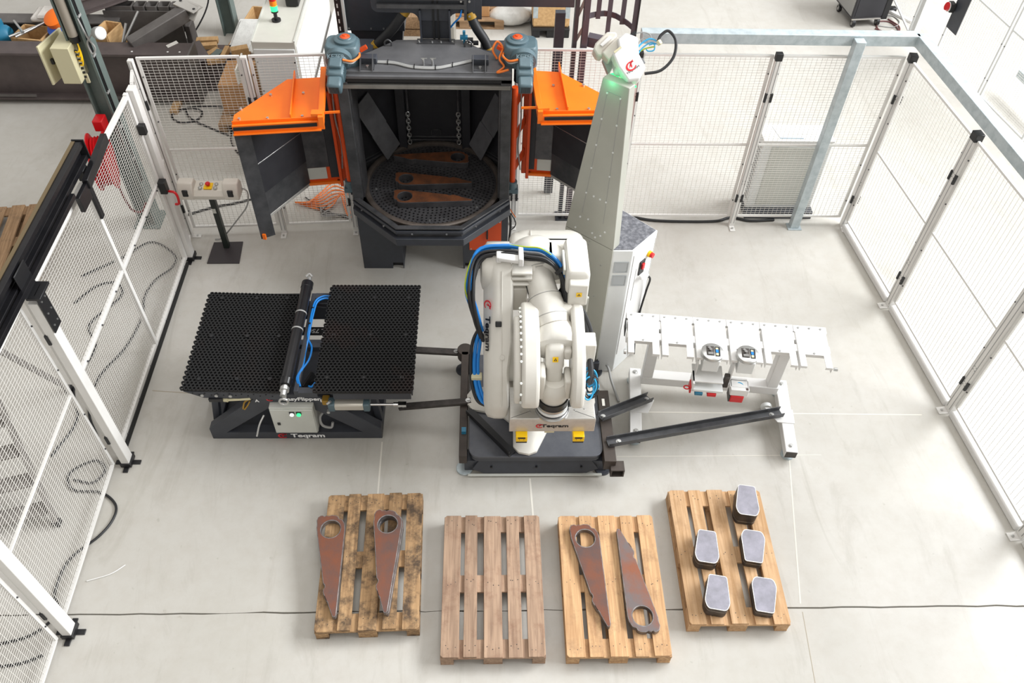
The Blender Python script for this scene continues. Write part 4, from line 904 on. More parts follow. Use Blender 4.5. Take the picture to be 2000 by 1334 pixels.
hose('air_fitting',[(.86,4.25,1.22),(.87,4.28,1.18)],.014,'red')
# ------------------------------------------------------------ magnet gripper held by the robot
gr=thing('gripper_box','brushed aluminium gripper box with two yellow magnet feet held by the robot','gripper',(.537,4.14,.74))
bx0,bx1,by0,by1=.19,.885,3.98,4.31
sh=O('housing',G().loft([[(bx0,by0,.828),(bx1,by0,.828),(bx1,by1,.828),(bx0,by1,.828)],[(bx0,by0,.985),(bx1,by0,.985),(bx1,by1,.985),(bx0,by1,.985)],[(bx0+.006,by0+.006,1.0),(bx1-.006,by0+.006,1.0),(bx1-.006,by1-.006,1.0),(bx0+.006,by1-.006,1.0)]]),'alu',gr,bevel=.003)
for p,q in (((bx0+.01,by0+.01),(.36,4.06)),((bx1-.01,by0+.01),(.72,4.06))): O('sheet_seam',G().bar((p[0],p[1],1.0005),(q[0],q[1],1.0005),.0025,.002),'dark2',sh)
O('bolt_row',bolts([(.28,4.05,1.0),(.36,4.05,1.0),(.72,4.07,1.0),(.80,4.08,1.0)],.007,.004),'zinc',sh)
T=frame((.56,by0-.002,.905),(1,0,0),(0,0,1)); text('Teqram',.052,'ink',T,sh,bold=.03,sx=1.35,align='CENTER')
emblem(frame((.435,by0-.002,.905),(1,0,0),(0,0,1)),.026,sh,1.2)
tc=O('tool_changer',G().lathe((.533,4.08,1.0),(0,0,1),[(0,.14),(.012,.14),(.014,.128),(.03,.128)],36),'zinc',gr)
O('changer_ring',G().lathe((.533,4.08,1.03),(0,0,1),[(0,.118),(.022,.118)],36),'black',tc); O('changer_ring',G().lathe((.533,4.08,1.052),(0,0,1),[(0,.126),(.028,.126)],36),'lgrey2',tc); O('changer_ring',G().lathe((.533,4.08,1.08),(0,0,1),[(0,.118),(.012,.118),(.014,.126),(.034,.126)],36),'zinc',tc)
O('changer_plug',G().cyl((.40,4.08,1.06),(.425,4.08,1.06),.03).cyl((.655,4.08,1.07),(.69,4.10,1.05),.028),'black',tc,kind='stuff')
for x in (.292,.757):
    m=O('magnet_foot',G().box((x-.047,3.925,.76),(x+.047,4.03,.828)),'yellow',gr,bevel=.004,label='yellow magnet foot')
    O('pole_shoe',G().box((x-.045,3.93,.735),(x+.045,4.03,.76)),'black',m,bevel=.003)
    O('foot_recess',G().box((x-.03,3.922,.805),(x+.03,3.926,.822)),'black',m); O('bolt_row',bolts([(x-.018,3.925,.79),(x+.018,3.925,.79)],.004,.002,(0,-1,0)),'steelside',m)
O('centre_key',G().box((.48,3.985,.80),(.56,4.02,.828)),'beige',gr,bevel=.003)
# ------------------------------------------------------------ flipping table
ft=thing('flipping_table','dark flipping table with two black rubber mats and a roller between them','flipping table',(-1.73,5.05,0))
y0,y1=4.49,5.62
def aframe(y,dep):
    T=frame((-1.73,y,0),(1,0,0),(0,0,1)); P=[(-.775,.0),(.775,.0),(.775,.14),(.32,.61),(-.28,.61),(-.775,.14)]
    out=[(-.775,0),(.775,0),(.775,.15),(.29,.625),(0,.665),(-.26,.625),(-.775,.15)]
    hole=[(-.62,.10),(.60,.10),(.19,.47),(-.17,.47)]
    return G().prism(out,dep,T,holes=[hole])
fr=O('front_frame',aframe(4.58,.09),'dark',ft,bevel=.006); O('rear_frame',aframe(5.62,.07),'dark',ft,bevel=.005)
for x in (-2.47,-.99): O('base_rail',G().box((x-.035,4.58,.0),(x+.035,5.55,.10)),'dark',ft,bevel=.005)
O('base_tray',G().box((-2.43,4.59,.03),(-1.03,5.54,.05)),'dark',ft)
for x in (-2.475,-.985):
    s=1 if x<-1.7 else -1
    O('corner_post',G().bar((x,4.66,.10),(x+s*.07,4.72,.62),.06,.07,up=(0,1,0)),'dark',ft,bevel=.004)
T=frame((-1.60,4.4875,.60),(1,0,0),(0,0,1)); text('EasyFlipper',.062,'inkw',T,fr,bold=.03,sx=1.15); emblem(frame((-1.875,4.4875,.60),(1,0,0),(0,0,1)),.026,fr,1.2)
text('A',.05,'inkw',frame((-1.99,4.488,.575),(1,0,0),(0,0,1)),fr,bold=.03); text('B',.05,'inkw',frame((-1.43,4.488,.575),(1,0,0),(0,0,1)),fr,bold=.03)
text('Teqram',.075,'inkw',frame((-1.63,4.488,.048),(1,0,0),(0,0,1)),fr,bold=.03,sx=1.3); emblem(frame((-1.86,4.488,.048),(1,0,0),(0,0,1)),.034,fr,1.3)
# mats: rubber ring matting, cell walls as real hexagons
def ringmat(o,xv,yv,nx,ny,h=.022,jx=0):
    """o corner, xv,yv edge vectors; staggered open cells"""
    g=G(); o=V(o); xv=V(xv); yv=V(yv); zv=xv.cross(yv).normalized()*h; dx=xv/nx; dy=yv/ny
    for j in range(ny):
        for i in range(nx):
            c=o+dx*(i+.25+.5*(j%2))+dy*(j+.5); r1=[];r2=[];r3=[]
            for k in range(8):
                a=2*PI*k/8+PI/8; d=dx*math.cos(a)+dy*math.sin(a)*1.10
                r1.append(c+d*.56); r2.append(c+d*.39)
            vs=[p+zv for p in r1]+[p+zv for p in r2]+r2+r1
            fs=[]
            for k in range(8): m=(k+1)%8; fs+=[(k,m,8+m,8+k),(8+k,8+m,16+m,16+k),(24+k,24+m,m,k)]
            g.add(vs,fs)
    return g
lt=O('left_table',G().add([(-2.575,4.47,.742),(-1.75,4.43,.742),(-1.745,5.61,.742),(-2.575,5.60,.742),(-2.575,4.47,.765),(-1.75,4.43,.765),(-1.745,5.61,.765),(-2.575,5.60,.765)],[(3,2,1,0),(4,5,6,7),(0,1,5,4),(1,2,6,5),(2,3,7,6),(3,0,4,7)]),'black',ft)
O('ring_mat',ringmat((-2.585,4.455,.765),(.84,-.03,0),(0,1.15,0),24,40),'rubber',lt,smooth=0,kind='stuff')
O('side_apron',G().prism([(0,0),(.83,0),(.83,-.085),(.16,-.085)],.012,frame((-2.575,4.475,.742),(1,-.03,0),(0,0,1))),'dark',lt,bevel=.002)
O('bolt_row',bolts([(x,4.462-.03*(x+2.575)/.83,.705) for x in (-2.42,-2.30,-2.18)],.016,.012,(0,-1,0)),'zinc',lt)
hr=G()
for i in range(14):
    x=-2.50+i*.052; hr.cyl((x,4.4625-.03*(x+2.575),.722-(i%2)*.02),(x,4.459-.03*(x+2.575),.722-(i%2)*.02),.006,n=6)
O('hole_row',hr,'black',lt)
rt=O('right_table',G().box((-1.445,4.41,.775),(-.632,5.66,.798)),'black',ft)
O('ring_mat',ringmat((-1.455,4.40,.798),(.832,0,0),(0,1.27,0),24,44),mat('black_rubber_rusty','#161617',.75,0,'#3a2018',1.6,.50,.85),rt,smooth=0,kind='stuff')
O('side_apron',G().box((-1.30,4.415,.69),(-.64,4.43,.775)),'dark',rt,bevel=.002)
O('edge_plate',G().box((-.64,4.45,.70),(-.628,5.62,.79)),'dark',rt)
for tb,xs in ((lt,(-2.45,-2.13,-1.85)),(rt,(-1.36,-1.04,-.72))):
    mb=G()
    for x in xs:
        for y in (4.56,5.05,5.52): mb.cyl((x,y,.775),(x,y,.797+(.02 if tb is rt else 0)),.018,n=10)
    O('mat_screw',mb,'black',tb,kind='stuff')
rl=O('roller',G().lathe((-1.688,4.43,.86),(.02,1.2,0),[(0,.045),(.01,.052),(.06,.052),(.065,.056),(.07,.05),(1.15,.05),(1.155,.055),(1.22,.055),(1.23,.04)],26),'blacks',ft)
for a in (.62,.82): O('roller_band',G().cyl((-1.688+.0165*a,4.43+a,.86),(-1.688+.0165*a,4.445+a,.86),.0525,n=26),'gcable',rl)
O('roller_end',G().cyl((-1.69,4.33,.85),(-1.688,4.43,.86),.028).cyl((-1.688,4.38,.855),(-1.688,4.41,.857),.04),'zinc',rl,kind='stuff')
rng=[(-1.69+.036*math.cos(a),4.31,.80+.036*math.sin(a)) for a in [2*PI*i/16 for i in range(17)]]
O('eye_bolt',G().tube(rng,.010,8,0),'zinc',rl); O('eye_bolt',G().cyl((-1.665,5.66,.86),(-1.66,5.72,.86),.022).tube([(-1.69,5.72,.88),(-1.66,5.745,.89),(-1.63,5.72,.88)],.012),'zinc',rl,kind='stuff')
tv=O('centre_frame',G().box((-1.64,4.45,.70),(-1.60,5.62,.76)),'dark',ft,bevel=.004)
O('cross_tie',G().box((-1.60,5.55,.70),(-1.44,5.62,.76)),'dark',ft); O('cross_tie',G().box((-1.60,4.98,.66),(-1.44,5.03,.72)),'dark',ft); O('cross_tie',G().box((-1.60,4.44,.69),(-1.44,4.50,.75)),'dark',ft)
O('swing_arm',G().prism([(0,0),(.22,-.06),(.30,-.25),(.22,-.46),(.02,-.40)],.02,frame((-1.62,4.62,.62),(.2,1,0),(0,0,1))),'black',ft,bevel=.005)
O('swing_link',G().prism(circ(0,0,.12,20,-.3,2.2)+circ(0,0,.08,20,2.2,-.3),.02,frame((-1.56,4.74,.40),(.9,.5,0),(0,.2,1))),'black',ft)
lp=O('load_plate',G().prism([(-1.85,5.46),(-1.40,5.46),(-1.40,5.56),(-1.85,5.56)],.01,z0=.34),'black',ft,label='black plate with white load marking')
text('LL 750',.072,'inkw',frame((-1.625,5.51,.351),(-1,0,0),(0,-1,0)),lp,bold=.03,sx=1.0)
O('side_strut',G().box((-1.99,4.6,.35),(-1.95,5.5,.40)),'dark',ft)
for pts in ([(-1.44,5.56,.775),(-1.52,5.56,.78),(-1.585,5.50,.78),(-1.60,5.36,.78),(-1.60,5.20,.78),(-1.60,5.06,.76),(-1.555,4.96,.74),(-1.56,4.82,.74),(-1.60,4.70,.75),(-1.62,4.60,.76),(-1.59,4.51,.75)],[(-1.44,5.53,.775),(-1.51,5.53,.78),(-1.57,5.48,.78),(-1.585,5.34,.78),(-1.59,5.18,.78),(-1.595,5.05,.76),(-1.605,4.90,.74),(-1.60,4.74,.75),(-1.63,4.60,.76),(-1.605,4.52,.75)],[(-1.52,4.52,.74),(-1.49,4.50,.76),(-1.46,4.54,.77)]): O('air_hose',G().tube(pts,.009,8,6),'blue',ft)
O('cable_tie',G().cyl((-1.60,5.20,.78),(-1.60,5.215,.78),.016,n=8).cyl((-1.60,5.40,.78),(-1.60,5.41,.78),.016,n=8),'black',ft)
# pneumatic cylinder on the right, push rod on the left
cy=O('air_cylinder',G().bar((-1.32,4.43,.60),(-1.02,4.43,.60),.085,.085),mat('cylinder_barrel','#c4bfb4',.35,.4),ft,bevel=.02)
for x in (-1.33,-1.03): O('cylinder_head',G().box((x-.03,4.383,.552),(x+.03,4.477,.648)),'gear',cy,bevel=.012)
O('piston_rod',G().cyl((-1.0,4.43,.60),(-.80,4.43,.60),.012).cyl((-.80,4.43,.60),(-.76,4.43,.60),.02).box((-.76,4.41,.585),(-.69,4.45,.615)),'chrome',cy,kind='stuff')
O('pneumatic_fitting',G().cyl((-1.36,4.40,.65),(-1.33,4.40,.68),.012).cyl((-1.36,4.40,.56),(-1.36,4.37,.56),.014),'zinc',cy,kind='stuff')
O('ochre_valve',G().box((-1.42,4.45,.56),(-1.36,4.52,.62)),'tape',ft,bevel=.006)
O('push_rod',G().cyl((-2.22,4.46,.63),(-2.02,4.45,.66),.014).cyl((-2.27,4.47,.625),(-2.22,4.46,.63),.022),'beige',ft,kind='stuff'); O('rod_bracket',G().box((-2.38,4.44,.62),(-2.26,4.52,.66)),'black',ft,bevel=.004)
O('push_rod',G().cyl((-1.0,4.42,.20),(-.80,4.42,.20),.0),'dark',ft) if False else None
O('yellow_tube',G().tube([(-2.06,4.483,.60),(-2.10,4.482,.56),(-2.13,4.482,.47)],.008,6).tube([(-2.05,4.483,.58),(-2.08,4.482,.52),(-2.12,4.482,.46)],.007,6),'tape',ft,kind='stuff')
# control box hanging on the front frame
cbx=O('control_box',G().box((-1.885,4.425,.195),(-1.505,4.62,.555)),'lgrey',ft,bevel=.006,label='grey control box with two lit buttons')
O('box_door',G().box((-1.88,4.412,.20),(-1.51,4.428,.54)),'lgrey',cbx,bevel=.006)
O('lit_button',G().cyl((-1.69,4.412,.49),(-1.69,4.392,.49),.018),'white_lamp',cbx,label='white lit button'); O('lit_button',G().cyl((-1.63,4.412,.49),(-1.63,4.392,.49),.018),'green',cbx,label='green lit button')
for x in (-1.69,-1.63): O('button_bezel',G().box((x-.022,4.404,.485),(x+.022,4.412,.517)),'black',cbx)
O('box_lock',G().box((-1.84,4.404,.33),(-1.815,4.412,.36)),'black',cbx)
O('pull_handle',G().tube([(-1.94,4.42,.46),(-1.98,4.36,.40),(-2.01,4.30,.31)],.008),'zinc',ft)
O('loose_hose',G().tube([(-1.42,4.55,.38),(-1.48,4.50,.33),(-1.47,4.47,.24),(-1.40,4.48,.19),(-1.38,4.5,.24)],.012,8).tube([(-1.28,4.56,.30),(-1.23,4.52,.24),(-1.17,4.55,.22)],.01,8),'gcable',ft,kind='stuff')

# ------------------------------------------------------------ two-hand control pedestal
pd=thing('control_pedestal','two-hand control pedestal with red stop button on a square black plate','pedestal',(-2.88,7.0,0))
O('base_plate',G().add([(-3.06,6.81,0),(-2.71,6.815,0),(-2.735,7.165,0),(-3.055,7.15,0),(-3.06,6.81,.012),(-2.71,6.815,.012),(-2.735,7.165,.012),(-3.055,7.15,.012)],[(3,2,1,0),(4,5,6,7),(0,1,5,4),(1,2,6,5),(2,3,7,6),(3,0,4,7)]),mat('black_base_plate','#3c3739',.5,.1),pd)
O('stem',G().box((-2.925,7.05,.012),(-2.865,7.11,.80)),mat('dark_green_post','#1d2420',.4),pd,bevel=.004)
O('stem_label',G().box((-2.922,7.046,.52),(-2.885,7.0505,.58)),'lgrey',pd)
hb=O('console',G().loft([[(-3.07,6.93,.80),(-2.66,6.93,.80),(-2.66,7.10,.80),(-3.07,7.10,.80)],[(-3.07,6.92,.85),(-2.66,6.92,.85),(-2.66,7.10,.85),(-3.07,7.10,.85)],[(-3.07,6.96,.90),(-2.66,6.96,.90),(-2.66,7.10,.92),(-3.07,7.10,.92)]]),'beige' if False else mat('console_grey','#cfcac0',.45),pd,bevel=.006)
O('stop_plate',G().bar((-2.91,6.965,.911),(-2.82,6.965,.911),.10,.006,up=(0,-.1,1)).bar((-2.865,7.02,.914),(-2.865,7.02,.9141),.0,.0) if False else G().box((-2.91,6.965,.905),(-2.825,7.06,.922)),'yellow',hb,bevel=.003)
O('stop_button',G().cyl((-2.867,7.015,.922),(-2.867,7.01,.945),.016).lathe((-2.867,7.01,.94),(0,-.1,1),[(0,.024),(.012,.026),(.02,.02)],16),'red',hb,label='red mushroom button',kind='stuff')
for x in (-2.945,-2.79):
    for y in (6.98,7.04): O('push_button',G().lathe((x,y,.905),(0,0,1),[(0,.02),(.02,.02),(.026,.014)],14),'zinc',hb,label='round silver push button')
for s,x in ((-1,-3.06),(1,-2.66)):
    h=O('hand_guard',G().loft([[(x+s*a,6.92,.80),(x+s*a,6.915,.90),(x+s*a,6.97,.985),(x+s*a,7.06,.985),(x+s*a,7.10,.92),(x+s*a,7.10,.80)] for a in (-.05,.11)]),MC['console_grey'],hb,bevel=.015,seg=3)
    O('hand_opening',G().box((x-.03+s*.03,6.908,.85),(x+.03+s*.03,6.93,.93)),'black',h,bevel=.01)
O('console_cable',G().tube([(-2.56,7.06,.86),(-2.50,7.06,.80),(-2.55,7.08,.6),(-2.72,7.14,.35),(-2.95,7.18,.06),(-3.05,7.2,.012)],.008,7),'gcable',pd)

# ------------------------------------------------------------ scanner column
sc=thing('scanner_column','tall tapering grey scanner column rising from a white cabinet behind the robot','column',(1.05,5.6,0))
P=[(1.085,5.285),(1.257,5.288),(1.50,5.55),(1.18,5.865),(.82,5.83),(.695,5.60)]
cb=O('cabinet',G().prism(P,1.62),'lgrey2',sc,bevel=.008,label='white cabinet with dark top')
mid=V((1.09,5.57))
O('top_mat',G().prism([(mid.x+(x-mid.x)*.955,mid.y+(y-mid.y)*.955) for x,y in P],.006,z0=1.62),mat('dark_grain_mat','#55565c',.55,0,'#8a8b90',30,.42,.72,.2,bscale=80),cb)
A=V((.70,5.60));B_=V((1.085,5.285)); fu=(B_-A).normalized(); fn=V((-abs(fu.y),-fu.x)).normalized(); back=-fn
def q3(p,z): return (p.x,p.y,z)
a0,b0=A+fn*.012,B_+fn*.012
lo=O('lower_front',G().loft([[q3(a0,0.0),q3(b0,0.0),q3(B_-fn*.002,0.0),q3(A-fn*.002,0)],[q3(a0,1.628),q3(b0,1.628),q3(B_-fn*.002,1.628),q3(A-fn*.002,1.628)]]),'shaft',sc,bevel=.003)
a1=A+fu*.20+fn*.012; b1=A+fu*.43+fn*.012; 
sh=O('shaft',G().loft([[q3(a0,1.632),q3(b0,1.632),q3(b0+back*.10,1.632),q3(a0+back*.10,1.632)],[q3(a1,3.16),q3(b1,3.16),q3(b1+back*.08,3.16),q3(a1+back*.08,3.16)]]),'shaft',sc,bevel=.006)
def face(s,t,off=.0):   # s across 0..1, t up 0..1 on the shaft front
    p=(a0.lerp(b0,s)).lerp(a1.lerp(b1,s),t); z=1.632+t*1.528; return V((p.x+fn.x*off,p.y+fn.y*off,z))
rv=G()
for s,t in ((.25,.12),(.42,.13),(.55,.05),(.80,.10),(.20,.03),(.45,.30),(.60,.30),(.72,.06),(.62,.03)):
    p=face(s,t); rv.cyl(p,p+V((fn.x,fn.y,0))*.006,.009,n=8)
for t in (.30,.47,.62,.78,.93):
    for s in (.27,.74): p=face(s,t); rv.cyl(p,p+V((fn.x,fn.y,0))*.006,.008,n=8)
O('rivet_row',rv,'lgrey2',sh)
for s in (.27,.74): O('panel_seam',G().tube([face(s,.15,.0005),face(s,.94,.0005)],.0025,4,0),'gcable',sh)
O('panel_seam',G().tube([face(.27,.94,.0005),face(.74,.94,.0005)],.0025,4,0),'gcable',sh)
lr=G(); 
for s,z in ((.35,1.56),(.5,1.56),(.35,1.6),(.52,1.6),(.80,1.4),(.75,1.0),(.62,.75),(.55,1.1)):
    p=a0.lerp(b0,s); lr.cyl((p.x,p.y,z),(p.x+fn.x*.004,p.y+fn.y*.004,z),.007,n=8)
O('rivet_row',lr,'gcable',lo)
O('grab_handle',G().tube([(1.045,5.66,1.626),(1.045,5.66,1.68),(1.07,5.70,1.70),(1.13,5.69,1.70),(1.15,5.65,1.70),(1.13,5.60,1.70),(1.03,5.57,1.70),(1.02,5.57,1.626)],.012,8),'white',cb)
for z in (1.43,1.27): O('vent_panel',G().prism(rrect(1.105,z-.065,1.235,z+.065,.004,2),.005,frame((0,5.286,0),(1,0,0),(0,0,1)),holes=[rrect(1.115,z-.055,1.225,z+.055,.003,2)]).prism(rrect(1.118,z-.052,1.222,z+.052,.003,2),.004,frame((0,5.287,0),(1,0,0),(0,0,1))),mat('vent_frame_grey','#aeb2b4',.5),cb,kind='stuff')
ra_=V((1.257,5.288));rb_=V((1.50,5.55)); ru=(rb_-ra_).normalized(); rn=V((ru.y,-ru.x))
def rf(s,z,o=0): p=ra_+ru*s+rn*o; return V((p.x,p.y,z))
O('side_door',G().loft([[rf(.02,.25,.001),rf(.33,.25,.001),rf(.33,.25,.006),rf(.02,.25,.006)],[rf(.02,1.55,.001),rf(.33,1.55,.001),rf(.33,1.55,.006),rf(.02,1.55,.006)]]),'white',cb)
O('door_gap',G().bar(rf(.335,.25,.004),rf(.335,1.55,.004),.004,.004),'gcable',cb); O('door_gap',G().bar(rf(.09,.95,.007),rf(.09,1.35,.007),.003,.003),'gcable',cb)
cp=O('connector_plate',G().bar(rf(.17,1.24,.012),rf(.17,1.40,.012),.075,.012,up=(rn.x,rn.y,0)),'black',cb,bevel=.003)
O('emergency_stop',G().cyl(rf(.26,1.42,.006),rf(.26,1.42,.03),.03),'yellow',cb,label='yellow stop button base'); O('emergency_knob',G().cyl(rf(.26,1.42,.03),rf(.26,1.42,.055),.024),'red',cb,label='red stop button')
O('power_switch',G().bar(rf(.17,1.31,.018),rf(.17,1.37,.018),.03,.03,up=(rn.x,rn.y,0)),'red',cp); O('white_plug',G().bar(rf(.13,1.23,.04),rf(.24,1.20,.05),.03,.03),'white',cb,bevel=.005)
O('service_lead',G().tube([rf(.23,1.20,.05),rf(.28,1.12,.06),rf(.29,.95,.04),rf(.29,.6,.015),rf(.30,.3,.015),rf(.32,.02,.03)],.010,8),'cable',cb)
# scanner head
hc=V((1.02,5.48,3.26)); hx=V((1,-.05,0)).normalized(); hy=V((.03,.72,.69)); HT=frame(hc,hx,hy); k=.0037
def ipoly(pts,cx=1218,cy=120): return [((x-cx)*k,-(y-cy)*k) for x,y in pts]
hz=HT.col[2].xyz
hd2=O('head_mount',G().bar(V((1.0,5.56,3.14)),V((1.02,5.56,3.22)),.16,.16),'lgrey',sc,bevel=.02)
mn=O('scanner_head',G().prism(ipoly([(1186,104),(1202,88),(1229,88),(1252,128),(1241,151),(1219,156),(1198,129)]),.14,HT,z0=-.10),'white',sc,bevel=.014,seg=3,label='white chamfered scanner head with red emblem')
O('head_back',G().prism(ipoly([(1200,90),(1196,70),(1212,58),(1236,66),(1240,98),(1225,105)]),.12,HT,z0=-.14),'white',mn,bevel=.012)
O('cover_slot',G().prism(ipoly([(1188,101),(1201,90),(1203,93),(1190,104)]),.004,HT,z0=.041),'beige',mn)
O('side_camera',G().prism(ipoly([(1168,94),(1198,62),(1208,74),(1183,110)]),.13,HT,z0=-.20),MC['console_grey'],sc,bevel=.01,label='cream side camera block')
oc_=O('outer_camera',G().prism(ipoly([(1152,84),(1156,72),(1178,49),(1196,49),(1199,56),(1172,88),(1170,98),(1160,96)]),.14,HT,z0=-.26),MC['console_grey'],sc,bevel=.012,label='cream outer camera block')
O('camera_window',G().prism(ipoly([(1164,76),(1182,58),(1188,62),(1170,80)]),.012,HT,z0=-.12),'white',oc_,bevel=.003)
O('camera_joint',G().prism(ipoly([(1172,98),(1190,80),(1196,110),(1186,128)]),.08,HT,z0=-.26),'gcable',sc,bevel=.01)
ET=HT@Matrix.Translation(((1223-1218)*k,-(127-120)*k,.0405))@Matrix.Rotation(.75,4,'Z'); emblem(ET,.032,mn,1.3)
tt_=HT@Matrix.Translation(((1227-1218)*k,-(134-120)*k,.0405))@Matrix.Rotation(.62,4,'Z'); text('TEQRAM',.018,'ink',tt_,mn,bold=.0,sx=1.5)
O('led_strip',G().prism(ipoly([(1186,133),(1198,131),(1219,159),(1238,154),(1240,157),(1218,163),(1196,148)]),.02,HT,z0=-.11),'green',mn,label='green glowing light strip')
gl=bpy.data.lights.new('green_strip_light','POINT'); gl.energy=1.1; gl.color=(.08,1,.42); gl.shadow_soft_size=.10; go=bpy.data.objects.new('green_strip_light',gl); C.objects.link(go); go.location=(.90,5.40,3.15)
for i,(m,r,pts) in enumerate((('cable',.011,[(1253,134),(1285,126),(1308,100),(1311,68),(1296,50),(1282,58),(1276,70)]),('cyan',.006,[(1236,98),(1240,80),(1258,66),(1272,68),(1276,76)]),('cyan',.005,[(1237,100),(1246,84),(1262,72),(1274,74)]),('ycable',.005,[(1238,92),(1250,84),(1262,80),(1272,78)]),('gcable',.005,[(1224,58),(1236,52),(1250,50),(1262,54),(1265,64)]),('gcable',.004,[(1238,84),(1242,68),(1252,60),(1262,72)]),('cyan',.005,[(1262,72),(1272,70),(1272,82),(1260,84),(1256,78)]))):
    O('sensor_cable',G().tube([HT@V((x*1,y*1,-.05-.012*i)) for x,y in ipoly(pts)],r,7,6),m,sc)
O('cable_plug',G().bar(HT@V((.215,.19,-.05)),HT@V((.235,.16,-.05)),.03,.03),'beige',sc,bevel=.006); O('cable_plug',G().bar(HT@V((.02,.225,-.08)),HT@V((.055,.255,-.08)),.018,.018),'black',sc); O('cable_plug',G().bar(HT@V((.09,.045,-.03)),HT@V((.115,.01,-.03)),.025,.025),'black',sc)

# ------------------------------------------------------------ tool rack
rk=thing('tool_rack','white steel tool rack with six slotted shelf plates right of the robot','rack',(1.271,5.207,0),-.106)
L_=1.785; pw=L_/6; Z=.95
def rko(nm,g,m='white',par=None,**kk): return O(nm,g,m,par or rk,local=True,**kk)
for i in range(6):
    x0,x1=i*pw+.012,(i+1)*pw-.012; sx0,sx1=x0+.055,x1-.06
    P=[(x0-.010,0),(x0-.010,-.075),(x0,-.08),(x0,-.478),(sx0,-.478),(sx0,-.34),(sx1,-.34),(sx1,-.478),(x1,-.478),(x1,-.08),(x1+.010,-.075),(x1+.010,0)]
    p=rko('shelf_plate',G().prism(P,.006,z0=Z-.006),bevel=.002)
    rko('side_fold',G().box((x0,-.475,Z-.07),(x0+.004,-.085,Z-.006)),par=p,bevel=.001); rko('side_fold',G().box((x1-.004,-.475,Z-.07),(x1,-.085,Z-.006)),par=p,bevel=.001)
    rko('front_tab',G().box((x0,-.476,Z-.03),(sx0,-.472,Z-.006)).box((sx1,-.476,Z-.03),(x1,-.472,Z-.006)),par=p,kind='stuff')
    rko('bolt_row',bolts([(x0+f*(x1-x0),-.03,Z) for f in (.12,.48,.84)]+[((sx0+sx1)/2,-.325,Z)],.010,.006),'gcable',par=p)
rko('top_beam',G().box((.0,-.30,Z-.085),(L_,-.22,Z-.008)).box((0,-.06,Z-.05),(L_,-.0,Z-.007)),bevel=.006,kind='stuff')
for x in (.285,1.465): rko('upright',G().box((x-.05,-.17,.25),(x+.05,-.07,Z-.01)),bevel=.006)
rko('cross_beam',G().box((.235,-.175,.15),(1.53,-.065,.25)),bevel=.006)
for x,l in ((.185,.80),(1.595,.82)):
    f=rko('foot_beam',G().box((x-.055,-l,.06),(x+.055,.02,.15)),bevel=.006)
    rko('end_cap',G().box((x-.05,-l-.003,.065),(x+.05,-l+.002,.145)),'steelside',par=f)
    for y in (-.03,-l+.07):
        rko('levelling_foot',G().cyl((x,y,0),(x,y,.018),.06,n=22).cyl((x,y,.018),(x,y,.06),.012),'galv',par=f,kind='stuff'); rko('foot_bolt',G().cyl((x,y,.15),(x,y,.165),.016,n=6).cyl((x,y,.15),(x,y,.154),.024),'zinc',par=f,kind='stuff')
    rko('hole_row',G().cyl((x-.015,-l*.45,.15),(x-.015,-l*.45,.151),.006).cyl((x+.015,-l*.45,.15),(x+.015,-l*.45,.151),.006),'black',par=f)
rko('bar_plate',G().prism([(1.40,-.34),(1.66,-.34),(1.66,-.50),(1.50,-.50)],.008,z0=.15),bevel=.002); rko('bar_plate',G().prism([(.16,-.38),(.36,-.36),(.30,-.52),(.14,-.52)],.008,z0=.15),bevel=.002)
rko('caster',G().lathe((1.45,-.27,.05),(0,1,0),[(0,.05),(.01,.055),(.03,.055),(.04,.05)],20),'lgrey2'); 
rko('end_lug',G().cyl((-.02,-.45,Z-.03),(.0,-.45,Z-.03),.022).cyl((L_,-.47,Z-.02),(L_+.03,-.47,Z-.02),.016),'zinc',kind='stuff'); rko('end_plate',G().box((-.008,-.19,Z-.12),(0,-.07,Z-.005)),'black')
